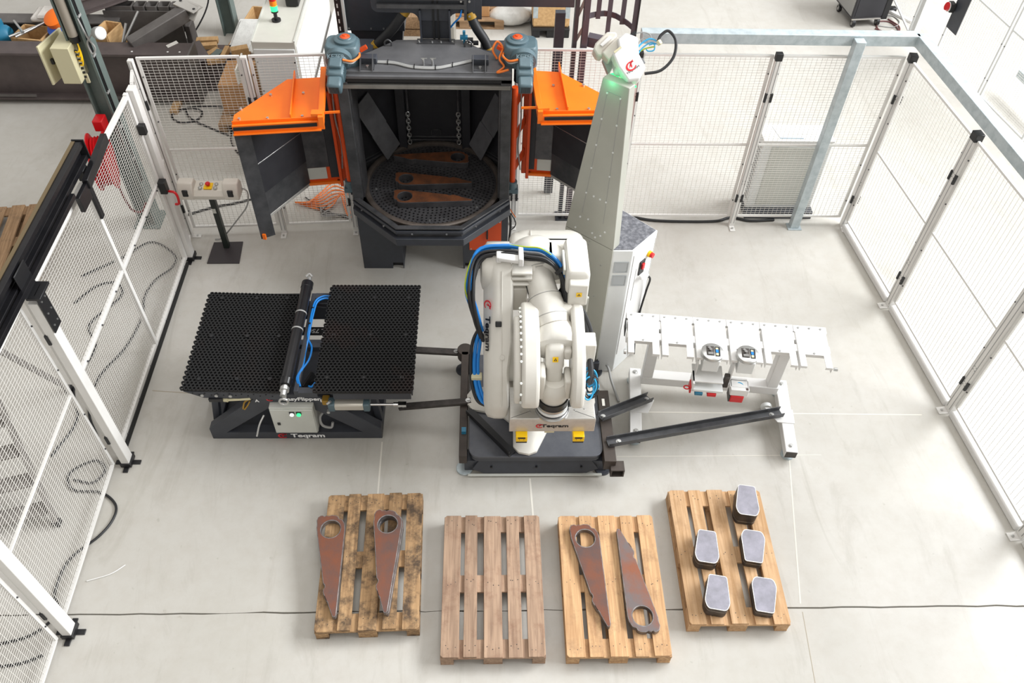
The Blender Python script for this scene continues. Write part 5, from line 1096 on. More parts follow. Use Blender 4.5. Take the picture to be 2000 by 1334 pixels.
# spare tools parked on the rack
def parked(x,y,label,kind_):
    t=thing('gripper_tool',label,'gripper',(x,y,Z),-.106); o=lambda nm,g,m,par=None,**kk: O(nm,g,m,par or t,local=True,**kk)
    d=o('coupling_disc',G().lathe((0,0,.012),(0,0,1),[(0,.09),(.02,.097),(.04,.097),(.045,.09)],36),'zinc')
    o('recess',G().prism([(-.055,-.05),(.012,-.05),(.012,.055),(-.055,.055)],.004,z0=.056),'steelside',d); o('contact_block',G().prism([(.02,-.055),(.062,-.055),(.062,.05),(.02,.05)],.006,z0=.056),'black',d)
    o('blue_connector',G().box((.024,-.02,.062),(.046,.012,.068)),'blue',d); o('yellow_connector',G().box((.024,-.05,.062),(.046,-.025,.067)).box((.024,.016,.062),(.046,.034,.067)),'beige',d,kind='stuff')
    o('lock_pin',G().cyl((-.022,-.0,.06),(-.022,0,.085),.013).cyl((-.03,.03,.06),(-.03,.03,.072),.012).box((-.045,-.045,.06),(.0,-.025,.075)),'chrome',d,kind='stuff')
    o('neck',G().box((-.07,-.075,-.13),(.07,.075,.012)),'lgrey2',bevel=.006)
    if kind_==0:
        b=o('bracket',G().box((-.108,-.05,-.22),(-.098,.03,-.04)).box((-.125,-.12,-.235),(.14,.08,-.22)),'white',bevel=.002,kind='stuff')
        o('frame_plate',G().box((-.12,-.15,-.33),(.15,.02,-.30)),'lgrey2',bevel=.003); o('side_rail',G().box((-.125,-.15,-.33),(-.11,.0,-.22)),'white')
        o('red_magnet',G().box((.02,-.16,-.375),(.10,-.06,-.335)),'red',bevel=.006,label='red magnet block'); o('blue_module',G().box((-.09,-.16,-.37),(-.02,-.07,-.335)),'steelblue',bevel=.004)
        o('red_ring',G().tube([(-.16+.025*math.cos(a),-.10+.02*math.sin(a),-.34) for a in [i*2*PI/10 for i in range(11)]],.006,6,0),'red'); o('red_side',G().box((-.135,-.13,-.38),(-.12,-.04,-.30)),'red')
    else:
        o('bracket',G().box((-.10,-.06,-.28),(-.09,.04,-.06)).box((-.09,-.10,-.30),(.07,.0,-.285)),'white',bevel=.002,kind='stuff')
        o('open_box',G().prism(rrect(-.08,-.14,.08,-.02,.006,2),.075,z0=-.36,holes=[rrect(-.074,-.134,.074,-.026,.005,2)]),'white'); o('box_wires',G().tube([(-.05,-.06,-.30),(0,-.05,-.29),(.05,-.08,-.295),(.06,-.05,-.30)],.008,6),'cyan'); o('box_cover',G().box((-.078,-.138,-.295),(.05,-.09,-.29)),'white')
        o('red_magnet',G().box((-.07,-.15,-.45),(.05,-.04,-.365)),'red',bevel=.01,label='red magnet block'); o('magnet_cap',G().box((-.08,-.145,-.445),(-.07,-.045,-.37)),'steelside'); o('side_motor',G().box((-.145,-.08,-.34),(-.10,-.02,-.20)),'steelside',bevel=.008)
    return t
parked(1.955,4.690,'left spare gripper parked on the rack, wide white frame and two red blocks below',0)
parked(2.256,4.665,'right spare gripper parked on the rack, single red block hanging below',1)
T1('grey_cable',G().tube([(1.0,5.50,.013),(1.13,5.42,.06),(1.20,5.26,.10),(1.22,5.12,.08),(1.26,4.98,.03),(1.28,4.90,.012)],.012,8),'gcable','grey cable on the floor between the robot and the rack','cable')
# ------------------------------------------------------------ beyond the fence, left: column, reel, steps, cables
st=thing('steel_column','green-grey steel column rising out of frame at the upper left','column',(-3.87,7.54,0)); cx,cy=-3.85,7.54
O('flange',G().box((cx-.10,cy-.10,.015),(cx-.08,cy+.10,4.2)),'col',st); O('flange',G().box((cx+.06,cy-.10,.015),(cx+.08,cy+.10,4.2)),'col',st)
O('web',G().box((cx-.08,cy-.02,.015),(cx+.06,cy+.0,4.2)),'col',st); O('base_plate',G().box((cx-.16,cy-.16,0),(cx+.14,cy+.16,.015)),'col',st)
O('conduit',G().cyl((cx-.02,cy-.09,2.33),(cx-.02,cy-.09,4.2),.045,n=18),mat('grey_conduit','#8d8579',.45),st,bevel=.002)
O('conduit_end',G().cyl((cx-.02,cy-.09,2.27),(cx-.02,cy-.09,2.33),.047,n=18),'black',st)
for dy in (-.07,-.04): O('column_cable',G().tube([(cx+.086,cy+dy,z) for z in (.6,1.2,1.8,2.4,3.2)],.007,6,2),'cable',st)
cl=G()
for z in (.9,1.3,1.7,2.1,2.5): cl.box((cx+.078,cy-.085,z),(cx+.095,cy-.02,z+.02))
O('cable_tie',cl,'gcable',st)
eb=O('electrical_box',G().box((-4.06,7.30,1.91),(-3.89,7.62,2.28)),'beige',st,bevel=.005,label='beige electrical box, its door ajar')
O('box_door',G().bar((-4.17,7.30,2.095),(-4.08,7.66,2.095),.02,.40),'beige',eb,bevel=.004); O('door_latch',G().box((-4.13,7.36,2.08),(-4.105,7.39,2.13)),'black',eb)
for k in range(4): O('yellow_wire',G().tube([(-3.89,7.40,2.20-.045*k),(-3.85,7.38,2.20-.045*k),(-3.835,7.40,2.23-.02*k),(-3.86,7.45,2.30)],.007,6),'yellow',eb)
O('cable_gland',bolts([(-3.89,7.40,2.20-.045*k) for k in range(7)],.012,.02,(1,0,0)),'black',eb,kind='stuff')
O('small_tag',G().box((-3.89,7.40,1.86),(-3.86,7.42,1.95)),'beige',eb)
lm=O('work_lamp',G().lathe((-3.66,7.45,2.36),(.75,-.5,.25),[(0,.03),(.03,.055),(.09,.062),(.10,.058)],22),'gcable',st,label='round white work lamp'); O('lamp_glass',G().lathe(V((-3.66,7.45,2.36))+V((.75,-.5,.25)).normalized()*.1,(.75,-.5,.25),[(0,.055),(.008,.045)],22),'white',lm)
O('lamp_cable',G().tube([(-3.70,7.46,2.34),(-3.76,7.44,2.26),(-3.74,7.42,2.16),(-3.70,7.43,2.22),(-3.74,7.44,2.32),(-3.77,7.45,2.5)],.009,6),'gcable',lm)
re=thing('hose_reel','red hose reel hanging on the green-grey column behind the mesh','reel',(-3.86,7.03,.8))
O('drum',G().lathe((-3.97,7.07,1.16),(.96,.28,0),[(0,.24),(.01,.29),(.02,.29),(.03,.22),(.045,.25),(.06,.225),(.075,.25),(.09,.225),(.105,.25),(.12,.225),(.135,.25),(.15,.22),(.16,.29),(.17,.29),(.18,.2)],36),'red',re)
O('hub_box',G().box((-3.94,7.28,1.38),(-3.84,7.42,1.50)),'red',re,bevel=.01); O('red_hose',G().tube([(-3.80,7.05,.90),(-3.80,7.06,.70),(-3.80,7.12,.5),(-3.72,7.14,.46),(-3.66,7.18,.55)],.012,8),mat('dark_red_hose','#6e1f22',.5),re)
def cable(pts,label,r=.011,m='cable',cat='cable',group=None):
    return T1('loose_cable',G().tube([(p[0],p[1],r+.001) if len(p)==2 else p for p in pts],r,7,7),m,label,cat,group)
cable([(-4.35,6.6),(-4.0,6.9),(-3.75,7.15),(-3.45,6.95),(-3.42,6.75),(-3.55,6.55),(-3.60,6.3),(-3.55,6.0),(-3.60,5.6),(-3.75,5.2),(-3.72,4.8),(-3.55,4.5)],'black cable winding along the floor outside the sliding door')
cable([(-4.3,6.2),(-4.15,6.45),(-3.95,6.5),(-3.85,6.3),(-4.05,5.9),(-3.9,5.6),(-3.95,5.1),(-3.8,4.7),(-3.9,4.3)],'black cable snaking farther out behind the sliding door mesh')
cable([(-3.62,4.05),(-3.45,4.02),(-3.38,4.15),(-3.50,4.25),(-3.68,4.12),(-3.60,3.95),(-3.35,3.92),(-3.19,3.80),(-3.17,3.66),(-3.24,3.50),(-3.42,3.28),(-3.44,3.0),(-3.36,2.84),(-3.5,2.66),(-3.75,2.58)],'black cable looping under the left mesh panel and into the cell')
cable([(-3.36,2.50),(-3.5,2.44),(-3.7,2.42),(-3.95,2.48)],'short black cable behind the nearest left mesh panel')
cable([(-3.22,3.10),(-3.05,3.16),(-2.95,3.24)],'thin white cord sticking out under the left fence',.005,'white')
# mobile steps outside the fence
ms=thing('mobile_steps','grey metal steps with flat treads standing outside the left fence','steps',(-3.8,3.9,0))
sA,sB=V((-3.62,3.62,.0)),V((-4.15,4.55,1.30))
stm=mat('grey_step_metal','#8a8580',.5,.2,'#7b7671',8,.4,.7)
for off in (0,-.75): O('stringer',G().bar(sA+V((off,off*.30,.05)),sB+V((off,off*.30,0)),.035,.10),stm,ms,bevel=.004)
for k in range(6):
    c=sA.lerp(sB,(k+.6)/6.2); O('tread',G().bar(c+V((-.02,0,.0)),c+V((-.74,-.22,0)),.14,.025),stm,ms,bevel=.003)
O('rear_leg',G().bar((-4.12,4.60,1.28),(-3.98,5.05,.04),.03,.05),stm,ms); O('rear_leg',G().bar((-4.85,4.36,1.28),(-4.72,4.82,.04),.03,.05),stm,ms)
for p in (sA,sA+V((-.75,-.225,0)),V((-3.98,5.05,0)),V((-4.72,4.82,0))): O('rubber_foot',G().box((p.x-.03,p.y-.03,0),(p.x+.03,p.y+.03,.06)),'black',ms,bevel=.004)

# ------------------------------------------------------------ steel and timber store at the upper left
ib=thing('steel_girder','heavy brown I girder lying on blocks across the upper left','girder',(-6.5,10.15,0))
O('top_flange',G().box((-9,9.86,.70),(-3.79,10.16,.735)),'mill',ib,bevel=.004); O('bottom_flange',G().box((-9,9.86,.06),(-3.79,10.16,.095)),'mill',ib,bevel=.004); O('web',G().box((-9,9.98,.095),(-3.79,10.03,.70)),'mill',ib)
O('end_plate',G().box((-3.79,9.84,.05),(-3.765,10.18,.745)),'mill2',ib,bevel=.003); O('weld_strip',G().box((-5.1,9.84,.10),(-4.2,9.86,.13)).box((-8.5,9.84,.12),(-5.9,9.86,.15)),'mill2',ib,kind='stuff')
O('bolt_row',bolts([(x,9.93,.735) for x in (-6.4,-5.4,-4.5,-4.05,-3.9)],.014,.004),'white',ib)
for x,y in ((-8,10.0),(-5.0,9.98),(-4.1,10.0)): T1('timber_block',G().box((x-.05,y-.35,0),(x+.05,y+.25,.058)),'pine','timber block under the brown girder, %s'%{-8:'out at the far left',-5.0:'sticking out towards the camera',-4.1:'near the girder end'}[x],'timber',bevel=.003)
def girder(p,q,w,h,label,m='mill2',name='steel_girder',th=.02):
    p,q=V(p),V(q); t=thing(name,label,'girder',p); d=(q-p).normalized(); sd=d.cross(V((0,0,1))).normalized(); up=sd.cross(d)
    for s in (-1,1): O('flange',G().bar(p+up*s*(h/2-th/2),q+up*s*(h/2-th/2),w,th),m,t,bevel=.002)
    O('web',G().bar(p,q,th,h-2*th),m,t); return t
girder((-9,10.75,.42),(-4.9,10.76,.42),.24,.62,'grey-brown girder lying behind the heavy one, pale cloth on its end')
girder((-5.25,10.55,1.02),(-4.25,11.5,1.02),.18,.20,'brown channel girder laid slanting on top of the stack','mill')
girder((-5.45,10.75,.99),(-4.45,11.9,.99),.16,.18,'second slanting girder beside the brown channel on the stack','mill')
tb=thing('tube_bundle_frame','grey frame of square hollow sections with open ends, upper left','frame',(-4.4,10.9,.5))
O('front_plate',G().box((-5.1,10.80,.30),(-4.10,10.82,.82)),'mill2',tb); O('bottom_tube',G().box((-5.1,10.82,0),(-4.10,11.05,.30)),'mill2',tb)
for k,x in enumerate((-4.62,-4.46,-4.30,-4.14)): 
    O('hollow_section',G().prism(rrect(x-.075,10.83,x+.075,10.99,.02,3),.35,z0=.52,holes=[rrect(x-.06,10.845,x+.06,10.975,.015,3)]),'mill2',tb,smooth=0)
O('hollow_section',G().prism(rrect(-5.08,10.83,-4.71,10.99,.02,3),.35,z0=.52,holes=[rrect(-5.06,10.845,-4.73,10.975,.015,3)]),'mill2',tb,smooth=0)
O('end_tube',G().box((-4.10,10.83,.0),(-4.02,11.05,.60)),'mill2',tb,bevel=.01)
tl=thing('tilted_girder','grey square girder with a bright bolted end plate, tilted across the pile','girder',(-4.2,10.4,.5))
O('body',G().bar((-4.56,10.10,.72),(-3.93,10.60,.92),.17,.17),'mill2',tl,bevel=.012); O('end_plate',G().bar((-4.03,10.70,.95),(-3.78,10.56,.92),.02,.20,up=(.5,.6,.7)).bar((-4.03,10.70,1.02),(-3.75,10.56,.97),.19,.018),'alu',tl,bevel=.002,kind='stuff'); O('bolt_row',bolts([(-3.99,10.70,1.03),(-3.80,10.56,.99)],.02,.003),'black',tl)
sp=G().bar((-4.05,10.12,.75),(-3.86,9.96,.62),.16,.012); T1('bolted_plate',sp,'alu','bright drilled plate resting on the girder end','plate')
T1('angle_plate',G().bar((-3.88,10.40,.60),(-3.73,10.22,.44),.20,.02),'mill','brown plate leaning against the end of the heavy girder','plate',bevel=.003)
def crate(x0,y0,x1,y1,h,label,name='timber_crate',m='pine',rz=0):
    c=((x0+x1)/2,(y0+y1)/2); t=thing(name,label,'crate',(c[0],c[1],0),rz); w,d=(x1-x0)/2,(y1-y0)/2; o=lambda nm,g,mm=m,**k: O(nm,g,mm,t,local=True,**k)
    for s in (-1,1):
        o('side_board',G().box((s*w-.012,-d,.02),(s*w+.012,d,h)),bevel=.002); o('end_board',G().box((-w,s*d-.012,.02),(w,s*d+.012,h)),bevel=.002)
    o('bottom_board',G().box((-w,-d,0),(w,d,.02))); return t
crate(-6.12,10.24,-5.72,10.58,.72,'open timber crate with metal rods behind the heavy girder',rz=-.15)
crate(-5.05,10.22,-4.83,10.56,.80,'narrow timber crate right of the green-grey column, behind the girder',rz=-.25)
for k,(p,q) in enumerate((((-6.15,10.25,.74),(-5.75,10.62,.76)),((-6.05,10.22,.755),(-5.70,10.6,.80)),((-6.2,10.6,.77),(-5.95,10.26,.80)),((-4.72,10.22,.66),(-4.5,10.5,.98)),((-4.70,10.18,.70),(-4.62,10.3,.92)))): T1('metal_rod',G().cyl(p,q,.016,n=10),'zinc',['long rod across the open timber crate','second long rod lying beside it on the crate','short rod crossing the open crate','bright pipe leaning by the narrow crate','short pipe stub by the narrow crate'][k],'rod')
bm_=thing('blue_motor','blue electric motor lying behind the girder at the left edge','motor',(-6.35,10.45,.5)); O('body',G().lathe((-6.62,10.40,.66),(1,.1,0),[(0,.10),(.02,.13),(.36,.13),(.40,.10)],22),'steelblue',bm_); O('terminal_box',G().box((-6.52,10.34,.77),(-6.29,10.50,.86)),'steelblue',bm_,bevel=.008); O('mount',G().box((-6.60,10.32,0),(-6.26,10.50,.56)),'steelblue',bm_,bevel=.008)
rl2=thing('cable_drum','orange and blue plastic cable drum behind the girder','drum',(-5.62,10.45,.5)); O('orange_half',G().lathe((-5.55,10.46,.84),(-.2,-.4,.9),[(0,.10),(.02,.14),(.10,.14),(.12,.10)],22),'orange',rl2); O('blue_half',G().lathe((-5.53,10.42,.72),(-.2,-.4,.9),[(0,.10),(.02,.14),(.11,.14),(.13,.10)],22),mat('royal_blue','#1d4fb0',.4),rl2); O('support',G().box((-5.60,10.36,0),(-5.47,10.52,.68)),'mill',rl2)
T1('white_cloth',G().box((-6.0,10.62,.735),(-5.35,10.95,.80)).box((-5.9,10.6,.79),(-5.4,10.9,.84)),mat('white_fleece','#d9d5cf',.9,0,'#bdb8b2',6,.4,.7,.5,bscale=14),'crumpled pale cloth on the rear girder','cloth',bevel=.03)
tim=[((-3.935,10.716,.45),(-3.652,10.75,.45),.10,.06),((-3.875,10.571,.45),(-3.638,10.616,.45),.09,.06),((-3.72,10.33,.45),(-3.60,10.50,.45),.08,.06),((-3.68,10.19,.45),(-3.47,10.255,.45),.08,.06),((-3.493,10.20,.46),(-3.472,10.52,.46),.06,.08),((-3.40,10.40,.47),(-3.19,10.48,.47),.11,.10)]
T1('timber_crib',G().box((-3.95,10.20,0),(-3.42,10.72,.20)).box((-3.90,10.25,.20),(-3.45,10.68,.42)),'mill','dark stacked timbers under the loose pine battens','timber',bevel=.004); T1('timber_support',G().box((-3.40,10.36,0),(-3.17,10.52,.42)),w5,'weathered block under the pale pine block beside the yellow strap','timber',bevel=.004)
tl_=['pine batten at the back of the small timber pile','pine batten laid on the back one in the timber pile','short pine piece in the middle of the timber pile','short pine offcut against the angle plate','pine piece standing out in front of the timber pile','pale pine block right of the timber pile below the wrapped crate']
for k,(p,q,w,h) in enumerate(tim): T1('timber_batten',G().bar(p,q,w,h),'pine',tl_[k],'timber',bevel=.003)
T1('grey_sheet',G().box((-3.98,10.50,.0),(-3.80,10.88,.02)),'col','grey sheet piece lying between the timber pieces','plate',rz=None) if False else T1('grey_sheet',G().bar((-3.616,10.22,.49),(-3.546,10.43,.49),.10,.012),'col','grey sheet piece lying on the timber pile','plate')
T1('dark_beam_end',G().box((-3.35,10.12,.0),(-2.75,10.32,.16)),'mill','brown beam end lying below the wrapped crate','girder',bevel=.004)
cr=crate(-3.47,10.75,-3.08,11.85,.36,'timber tray crate holding a film wrapped sheet',rz=-.12); 
T1('wrapped_sheet',G().box((-3.50,10.50,.37),(-3.14,11.40,.42)).box((-3.46,10.54,.41),(-3.2,11.3,.45)),'foil','film wrapped pale sheet on the timber tray crate','package',bevel=.015)
T1('yellow_strap',G().tube([(-2.92,10.25,.025),(-2.90,10.32,.25),(-2.88,10.38,.5)],.022,8),'yellow','yellow strap hanging beside the grey cabinet','strap')
c2=thing('steel_column','second green-grey column, farther back near the top edge','column',(-3.75,11.75,0)); O('flange',G().box((-3.86,11.66,0),(-3.84,11.86,4)),'col',c2); O('flange',G().box((-3.68,11.66,0),(-3.66,11.86,4)),'col',c2); O('web',G().box((-3.84,11.74,0),(-3.68,11.76,4)),'col',c2)
O('red_case',G().lathe((-3.93,11.62,1.0),(0,0,1),[(0,.03),(.05,.06),(.3,.07),(.4,.05)],14),'red',c2,label='red plug case'); O('lead',G().tube([(-3.93,11.62,1.0),(-3.93,11.62,.6),(-4.1,11.4,.3),(-4.4,11.2,.02)],.012,6),'cable',c2)
cable([(-3.35,9.80,.014),(-3.65,9.82,.014),(-3.95,9.78,.016),(-4.12,9.62,.014),(-3.98,9.45,.014),(-3.78,9.50,.014),(-3.74,9.68,.03),(-3.95,9.74,.04),(-3.85,9.52,.03),(-3.6,9.36,.014),(-3.3,9.18,.014)],'coiled black cable on the floor behind the left corner mesh',.012)
cable([(-3.3,9.5),(-3.25,9.1),(-3.1,8.8),(-2.85,8.6),(-2.5,8.5)],'thin black cable behind the left back mesh panel')
cable([(-3.45,7.62),(-3.2,7.75),(-2.9,7.85),(-2.6,8.0)],'striped looking dark cable behind the control pedestal',.013)
# cardboard and timber behind the back mesh
cbp=thing('cardboard_pallet','small pallet with brown cardboard and a white sheet behind the back mesh','pallet',(-3.2,9.8,0))
for k,y in enumerate((9.25,9.5,9.75,10.0)): O('deck_board',G().box((-3.42,y,.10),(-2.95,y+.2,.125)),w5,cbp,bevel=.002)
for x in (-3.42,-3.05): O('bearer',G().box((x,9.25,0),(x+.10,10.2,.10)),w5,cbp)
T1('cardboard_box',G().box((-3.40,9.55,.126),(-3.02,10.15,.50)),mat('cardboard','#b5895c',.8,0,'#a87c50',6,.4,.7),'brown cardboard box on the small pallet behind the back mesh','box',bevel=.006); T1('white_sheet',G().box((-3.12,9.5,.55),(-3.10,9.9,.75)).box((-3.12,9.6,.50),(-3.06,9.8,.56)),'paper','white sheet of paper leaning on the cardboard box','paper')

# ------------------------------------------------------------ grey cabinet with signal tower, wrapped goods
cb2=thing('control_cabinet','large pale grey control cabinet with a signal tower on top','cabinet',(-2.3,9.2,0))
O('carcass',G().box((-2.50,8.35,.0),(-2.035,10.6,1.78)),mat('cabinet_grey','#c9c7be',.45,0,'#bfbdb4',3,.4,.7),cb2,bevel=.008)
O('front_door',G().box((-2.485,8.335,.08),(-2.05,8.35,1.70)),'lgrey2',cb2,bevel=.004); O('side_panel',G().box((-2.035,8.37,.08),(-2.028,10.5,1.72)),'white',cb2,bevel=.003)
O('top_edge',G().box((-2.50,8.35,1.78),(-2.485,10.6,1.79)).box((-2.05,8.35,1.78),(-2.035,10.6,1.79)),'lgrey',cb2,kind='stuff')
O('bolt_row',bolts([(-2.47,8.335,1.55),(-2.07,8.335,1.55),(-2.47,8.335,1.2)],.009,.004,(0,-1,0)),'black',cb2)
tw=O('signal_tower',G().cyl((-2.30,8.80,1.78),(-2.30,8.80,1.80),.05,n=20).cyl((-2.30,8.80,1.80),(-2.30,8.80,1.88),.02,n=12).cyl((-2.30,8.80,1.88),(-2.30,8.80,1.90),.038,n=20),'black',cb2,label='black stem of the signal tower')
for k,(m,z) in enumerate((('green',1.90),('amber',1.958),('red',2.016))): O('signal_lens',G().cyl((-2.30,8.80,z),(-2.30,8.80,z+.056),.038,n=22),m,tw,label=('lit green lens','amber lens','red lens')[k])
O('black_box',G().box((-2.24,9.1,1.79),(-2.10,9.5,2.05)),'black',cb2,bevel=.008)
wb_=thing('wrapped_pallet','white film wrapped load on a pallet between the grey cabinet and the machine','package',(-1.75,9.6,0))
O('load',G().box((-2.0,8.62,.15),(-1.36,11.8,1.02)),mat('white_wrap','#e6e4e1',.5,0,'#d2cfcb',3,.35,.7,.5,bscale=7),wb_,bevel=.03); 
for k in range(5): O('deck_board',G().box((-2.0,8.62+.45*k,.12),(-1.36,8.85+.45*k,.148)),w5,wb_,bevel=.002)
for x in (-2.0,-1.73,-1.46): O('bearer',G().box((x,8.62,0),(x+.1,10.8,.12)),w5,wb_)
# cables behind the back mesh
for k in range(7):
    dx=k*.030; pts=[(-2.25+dx,7.85-dx*.6,.02+.012*k),(-1.95,7.72+dx*1.2,.02+.012*k),(-1.80,7.75+dx*2,.05+.01*k),(-1.72+dx,7.9,.1),(-1.66+dx,7.75,.06+.01*k),(-1.60+dx,7.60+dx,.03+.01*k),(-1.50,7.56+dx,.03+.01*k)]
    T1('orange_cable',G().tube(pts,.010,6,6),'ocable','orange cable in the tangle behind the mesh left of the machine','cable','orange cables behind the back mesh')
for k in range(6):
    a=k*.07; T1('grey_wire',G().tube([(-2.15+a,7.95-a*.5,.013),(-1.9,7.72-a*.5,.02+.01*k),(-1.75+a*.3,7.62,.03),(-1.55,7.54+a*.3,.015)],.007,6,6),'gcable' if k%2 else 'cable','thin grey or black wire in the tangle behind the mesh left of the machine','cable','thin wires behind the back mesh')

# ------------------------------------------------------------ behind the machine and upper right
pt_=thing('platform_frame','dark steel access platform posts with braces behind the right orange door','platform',(.9,7.75,0))
pm=mat('purple_grey_paint','#524a52',.45,0,'#484148',4,.4,.7)
O('post',G().box((.845,7.60,.02),(.885,7.70,3.3)),'dark',pt_,bevel=.003); O('post',G().box((.925,7.58,.02),(.985,7.66,3.3)),pm,pt_,bevel=.003)
O('base_plate',G().box((.81,7.56,0),(1.03,7.72,.015)),'dark',pt_); O('lattice',G().bar((.865,7.65,2.45),(.955,7.62,2.72),.02,.03).bar((.865,7.65,2.2),(.955,7.62,2.42),.02,.03).bar((.865,7.65,2.98),(.955,7.62,2.75),.02,.03),'gcable',pt_,kind='stuff')
O('side_post',G().box((.70,8.05,.02),(.80,8.12,2.3)),'dark',pt_)
O('cross_rail',G().box((.86,7.62,3.15),(.96,7.66,3.22)),pm,pt_); O('toe_plate',G().bar((1.0,7.69,2.22),(1.26,7.62,2.20),.10,.10),pm,pt_)
hp=[(.937,7.58,2.5),(1.0,7.63,2.5),(1.071,7.662,2.5),(1.13,7.672,2.5),(1.179,7.665,2.5),(1.24,7.625,2.5),(1.291,7.56,2.5),(1.34,7.48,2.5),(1.38,7.399,2.5)]
hg=G()
for a,b in zip(hp,hp[1:]): hg.bar(a,b,.008,.055,ext=.002)
O('cage_hoop',hg,pm,pt_)
for i,z0 in ((2,2.46),(4,2.28),(6,2.46),(8,2.16)): x,y,_=hp[i]; O('cage_bar',G().box((x-.022,y-.022,z0),(x+.022,y-.014,3.9)),pm,pt_)
O('cage_strut',G().box((1.40,7.36,2.30),(1.41,7.38,3.9)),'black',pt_)
pb=pallet((-.33,12.35),.0,'weathered pallet seen behind the machine mast near the top edge',w5,seed=31)
pb.rotation_euler.z=PI/2
T1('cardboard_load',G().box((-.75,12.05,.146),(.05,12.6,.42)),MC['cardboard'],'brown cardboard load on the pallet behind the machine mast','box',bevel=.01)
T1('pallet_stack_end',G().box((-1.25,11.72,.0),(-.86,12.1,.10)).box((-1.25,11.72,.12),(-.86,12.1,.30)),w5,'stack of brown boards behind the machine mast','timber')
T1('grey_pedestal',G().box((-.68,11.0,.0),(-.44,11.6,.55)),mat('dull_grey_panel','#8b877f',.5),'dull grey box standing on the floor behind the machine','box',bevel=.01)
T1('wrap_bag',G().sphere((.36,12.12,.14),.22,14,8,(1.5,.8,.65)).sphere((.58,12.2,.10),.16,12,8,(1.2,.8,.6)).sphere((.2,12.2,.1),.14,12,8,(1.1,.9,.7)),'foil','pale film bag on the floor behind the side beam','bag')
pc=crate(.70,11.75,1.22,12.2,.46,'honey coloured pine crate with metal corners on a black pallet')
O('corner_iron',G().box((-.27,-.24,.14),(-.20,-.228,.46),Matrix.Identity(4)),'galv',pc,local=True); O('corner_iron',G().box((.20,-.24,.14),(.27,-.228,.46)),'galv',pc,local=True)
pc.location.z=.16; bp=thing('black_pallet','black plastic pallet under the honey coloured pine crate','pallet',(.96,11.98,0)); 
for x in (.74,.96,1.18): O('runner',G().box((x-.06,11.72,0),(x+.06,12.22,.12)),'black',bp,bevel=.01)
O('deck',G().box((.68,11.70,.12),(1.24,12.24,.158)),'black',bp,bevel=.006)
# tool trolley
tr=thing('tool_trolley','dark grey workshop trolley on casters near the top right','trolley',(5.7,12.3,0),0)
tm=mat('trolley_graphite','#35353a',.4,.1); TR=Matrix.Translation((5.88,12.18,-.13))@Matrix.Rotation(.12,4,'Z')
O('body',G().box((-.28,-.0,.26),(.28,.62,1.1),TR),tm,tr,bevel=.015); O('front_panel',G().box((-.24,-.006,.30),(.24,.0,1.05),TR),MC['trolley_graphite'],tr); O('corner_bumper',G().box((.20,-.015,.24),(.295,.05,1.1),TR),'black',tr,bevel=.01); O('bottom_trim',G().box((-.27,-.01,.245),(.20,.01,.265),TR),'alu',tr)
O('drawer_side',G().box((-.292,.03,.30),(-.28,.58,1.05),TR),'gcable',tr)
pf_=G()
for i in range(9):
    for j in range(4): pf_.cyl(TR@V((-.16+i*.04,-.008,.62+j*.06)),TR@V((-.16+i*.04,-.006,.62+j*.06)),.010,n=6)
O('perforation',pf_,'black',tr)
for x,y in ((-.22,.02),(.18,.03),(-.24,.5),(.22,.5)):
    c=TR@V((x,y,.19)); cs=O('caster_fork',G().bar(c+V((0,.02,.0)),c+V((0,.03,.085)),.05,.03),'zinc',tr); O('caster_wheel',G().cyl(c+V((-.022,0,0)),c+V((.022,0,0)),.058,n=22),'black',cs); O('wheel_hub',G().cyl(c+V((-.025,0,0)),c+V((.025,0,0)),.035,n=14),'zinc',cs)
cable([(6.0,12.1),(6.2,11.95),(6.35,12.05),(6.3,12.3),(6.1,12.3),(6.05,12.05),(6.25,11.9),(6.4,12.15),(6.3,12.4)],'reddish brown cable coiled beside the trolley',.010,mat('brown_cable','#6e4444',.5))
cable([(6.05,12.2),(6.3,12.15),(6.45,12.3),(6.4,12.5),(6.2,12.5)],'grey cable coiled beside the trolley',.009,'gcable')
T1('power_strip',G().bar((6.35,12.7,.02),(6.65,12.3,.02),.07,.04),'white','white power strip lying by the far fence near the trolley','power strip',bevel=.008)
T1('black_plug',G().box((6.38,12.62,.0),(6.50,12.72,.07)),'black','black plug block behind the trolley','plug',bevel=.01)
T1('kerb_strip',G().bar((6.2,12.0,.02),(6.62,11.45,.02),.10,.04),'white','white kerb strip on the floor behind the galvanised corner','kerb',bevel=.006)
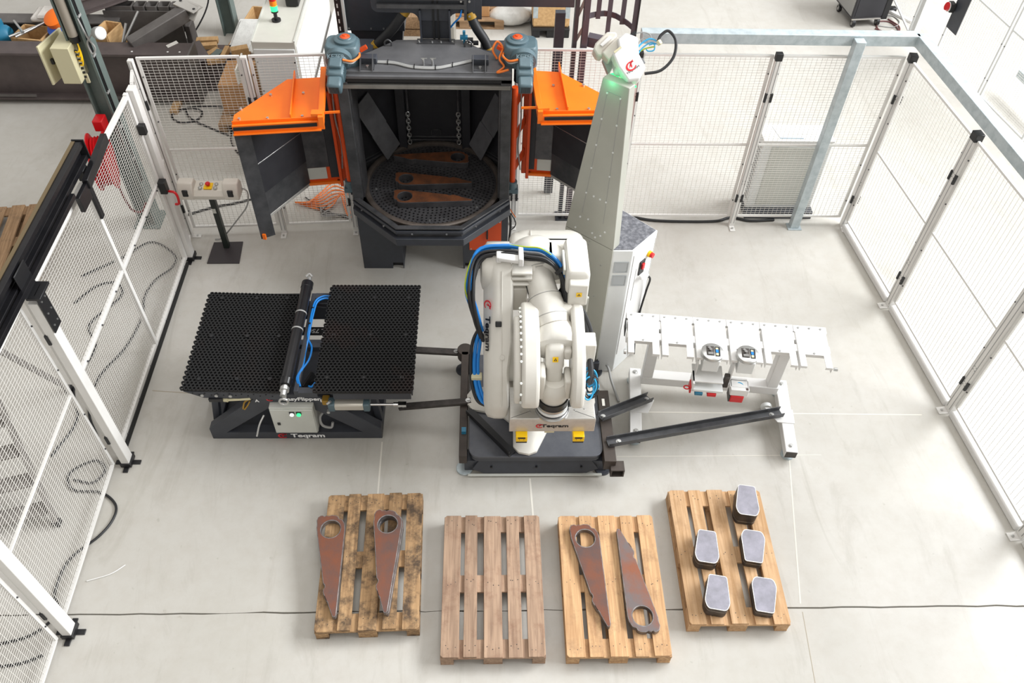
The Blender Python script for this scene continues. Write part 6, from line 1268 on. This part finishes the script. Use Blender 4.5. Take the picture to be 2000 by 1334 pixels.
# second cell beyond the right fence
fz=[(6.62,11.30),(6.80,10.1),(6.98,9.05),(7.15,8.0),(7.3,6.9)]
for i in range(4):
    a,b=V(fz[i]),V(fz[i+1]); u=(b-a).normalized()
    panel(a+u*.02,b-u*.02,['mesh panel of the far cell carrying the black stop plate','mesh panel of the far cell with a silver rail behind it','mesh panel of the far cell at the right edge','mesh panel of the far cell beyond the right edge'][i],.12,2.2,1.1,mcol='lgrey2')
pl=thing('stop_plate','black plate with red and black emergency stop on the far cell fence','plate',(6.62,10.9,1.2))
pa,pb_=V((6.56,11.18,0)),V((6.60,10.93,0))
O('plate',G().bar(pa+V((0,0,1.0)),pb_+V((0,0,1.0)),.012,.90),'dark',pl); c=V((6.545,11.18,.84)); O('stop_box',G().box((c.x-.07,c.y-.06,c.z-.06),(c.x,c.y+.06,c.z+.06)),'black',pl,bevel=.008); O('stop_button',G().cyl(c+V((-.07,0,0)),c+V((-.11,0,.01)),.055,n=20),'red',pl,label='red mushroom button'); O('stop_collar',G().cyl(c+V((-.075,0,0)),c+V((-.085,0,0)),.065,n=20),'white',pl)
panel((6.5,12.95),(6.38,11.78),'mesh panel standing behind the trolley at the top right',.12,2.1,None,mcol='lgrey2')
T1('floor_rail',G().bar((7.35,10.3,.35),(7.55,8.9,.35),.08,.10),'galv','silver rail lying behind the far cell mesh','rail',bevel=.004)
T1('rail_leg',G().box((7.40,9.9,0),(7.46,9.96,.30)).box((7.46,9.2,0),(7.52,9.26,.30)),'galv','pair of short legs under the silver rail','leg') if False else None
T1('fence_upright',G().box((6.36,11.62,0),(6.46,11.72,2.3)),'lgrey2','pale square upright at the end of the panel behind the trolley','post',bevel=.004)
# white air unit behind the back mesh
ac=thing('air_unit','white air conditioning unit behind the mesh and galvanised post','air unit',(3.45,7.85,0))
O('housing',G().box((3.06,7.70,.10),(3.83,8.0,1.02)),'lgrey2',ac,bevel=.006); O('base_skid',G().box((3.05,7.62,0),(3.85,7.98,.10)),'dark',ac,bevel=.004); O('front_grille_panel',G().box((3.16,7.685,.16),(3.70,7.70,.96)),'lgrey',ac,bevel=.004)
O('top_lid',G().box((3.05,7.69,1.02),(3.84,8.01,1.045)),'white',ac,bevel=.004); O('lid_slot',G().box((3.24,7.74,1.0455),(3.50,7.748,1.047)),'steelblue',ac); O('lid_edge',G().bar((3.20,7.95,1.046),(3.24,7.74,1.046),.005,.002),'gcable',ac)
sl_=G()
for k in range(14): sl_.box((3.052,7.73,.20+.055*k),(3.0605,7.96,.215+.055*k))
O('side_louvre',sl_,'gcable',ac,kind='stuff')
cable([(1.72,7.62),(1.95,7.56),(2.3,7.54),(2.7,7.55),(2.9,7.62),(3.1,7.56),(3.4,7.58)],'black hose along the foot of the back fence',.016)
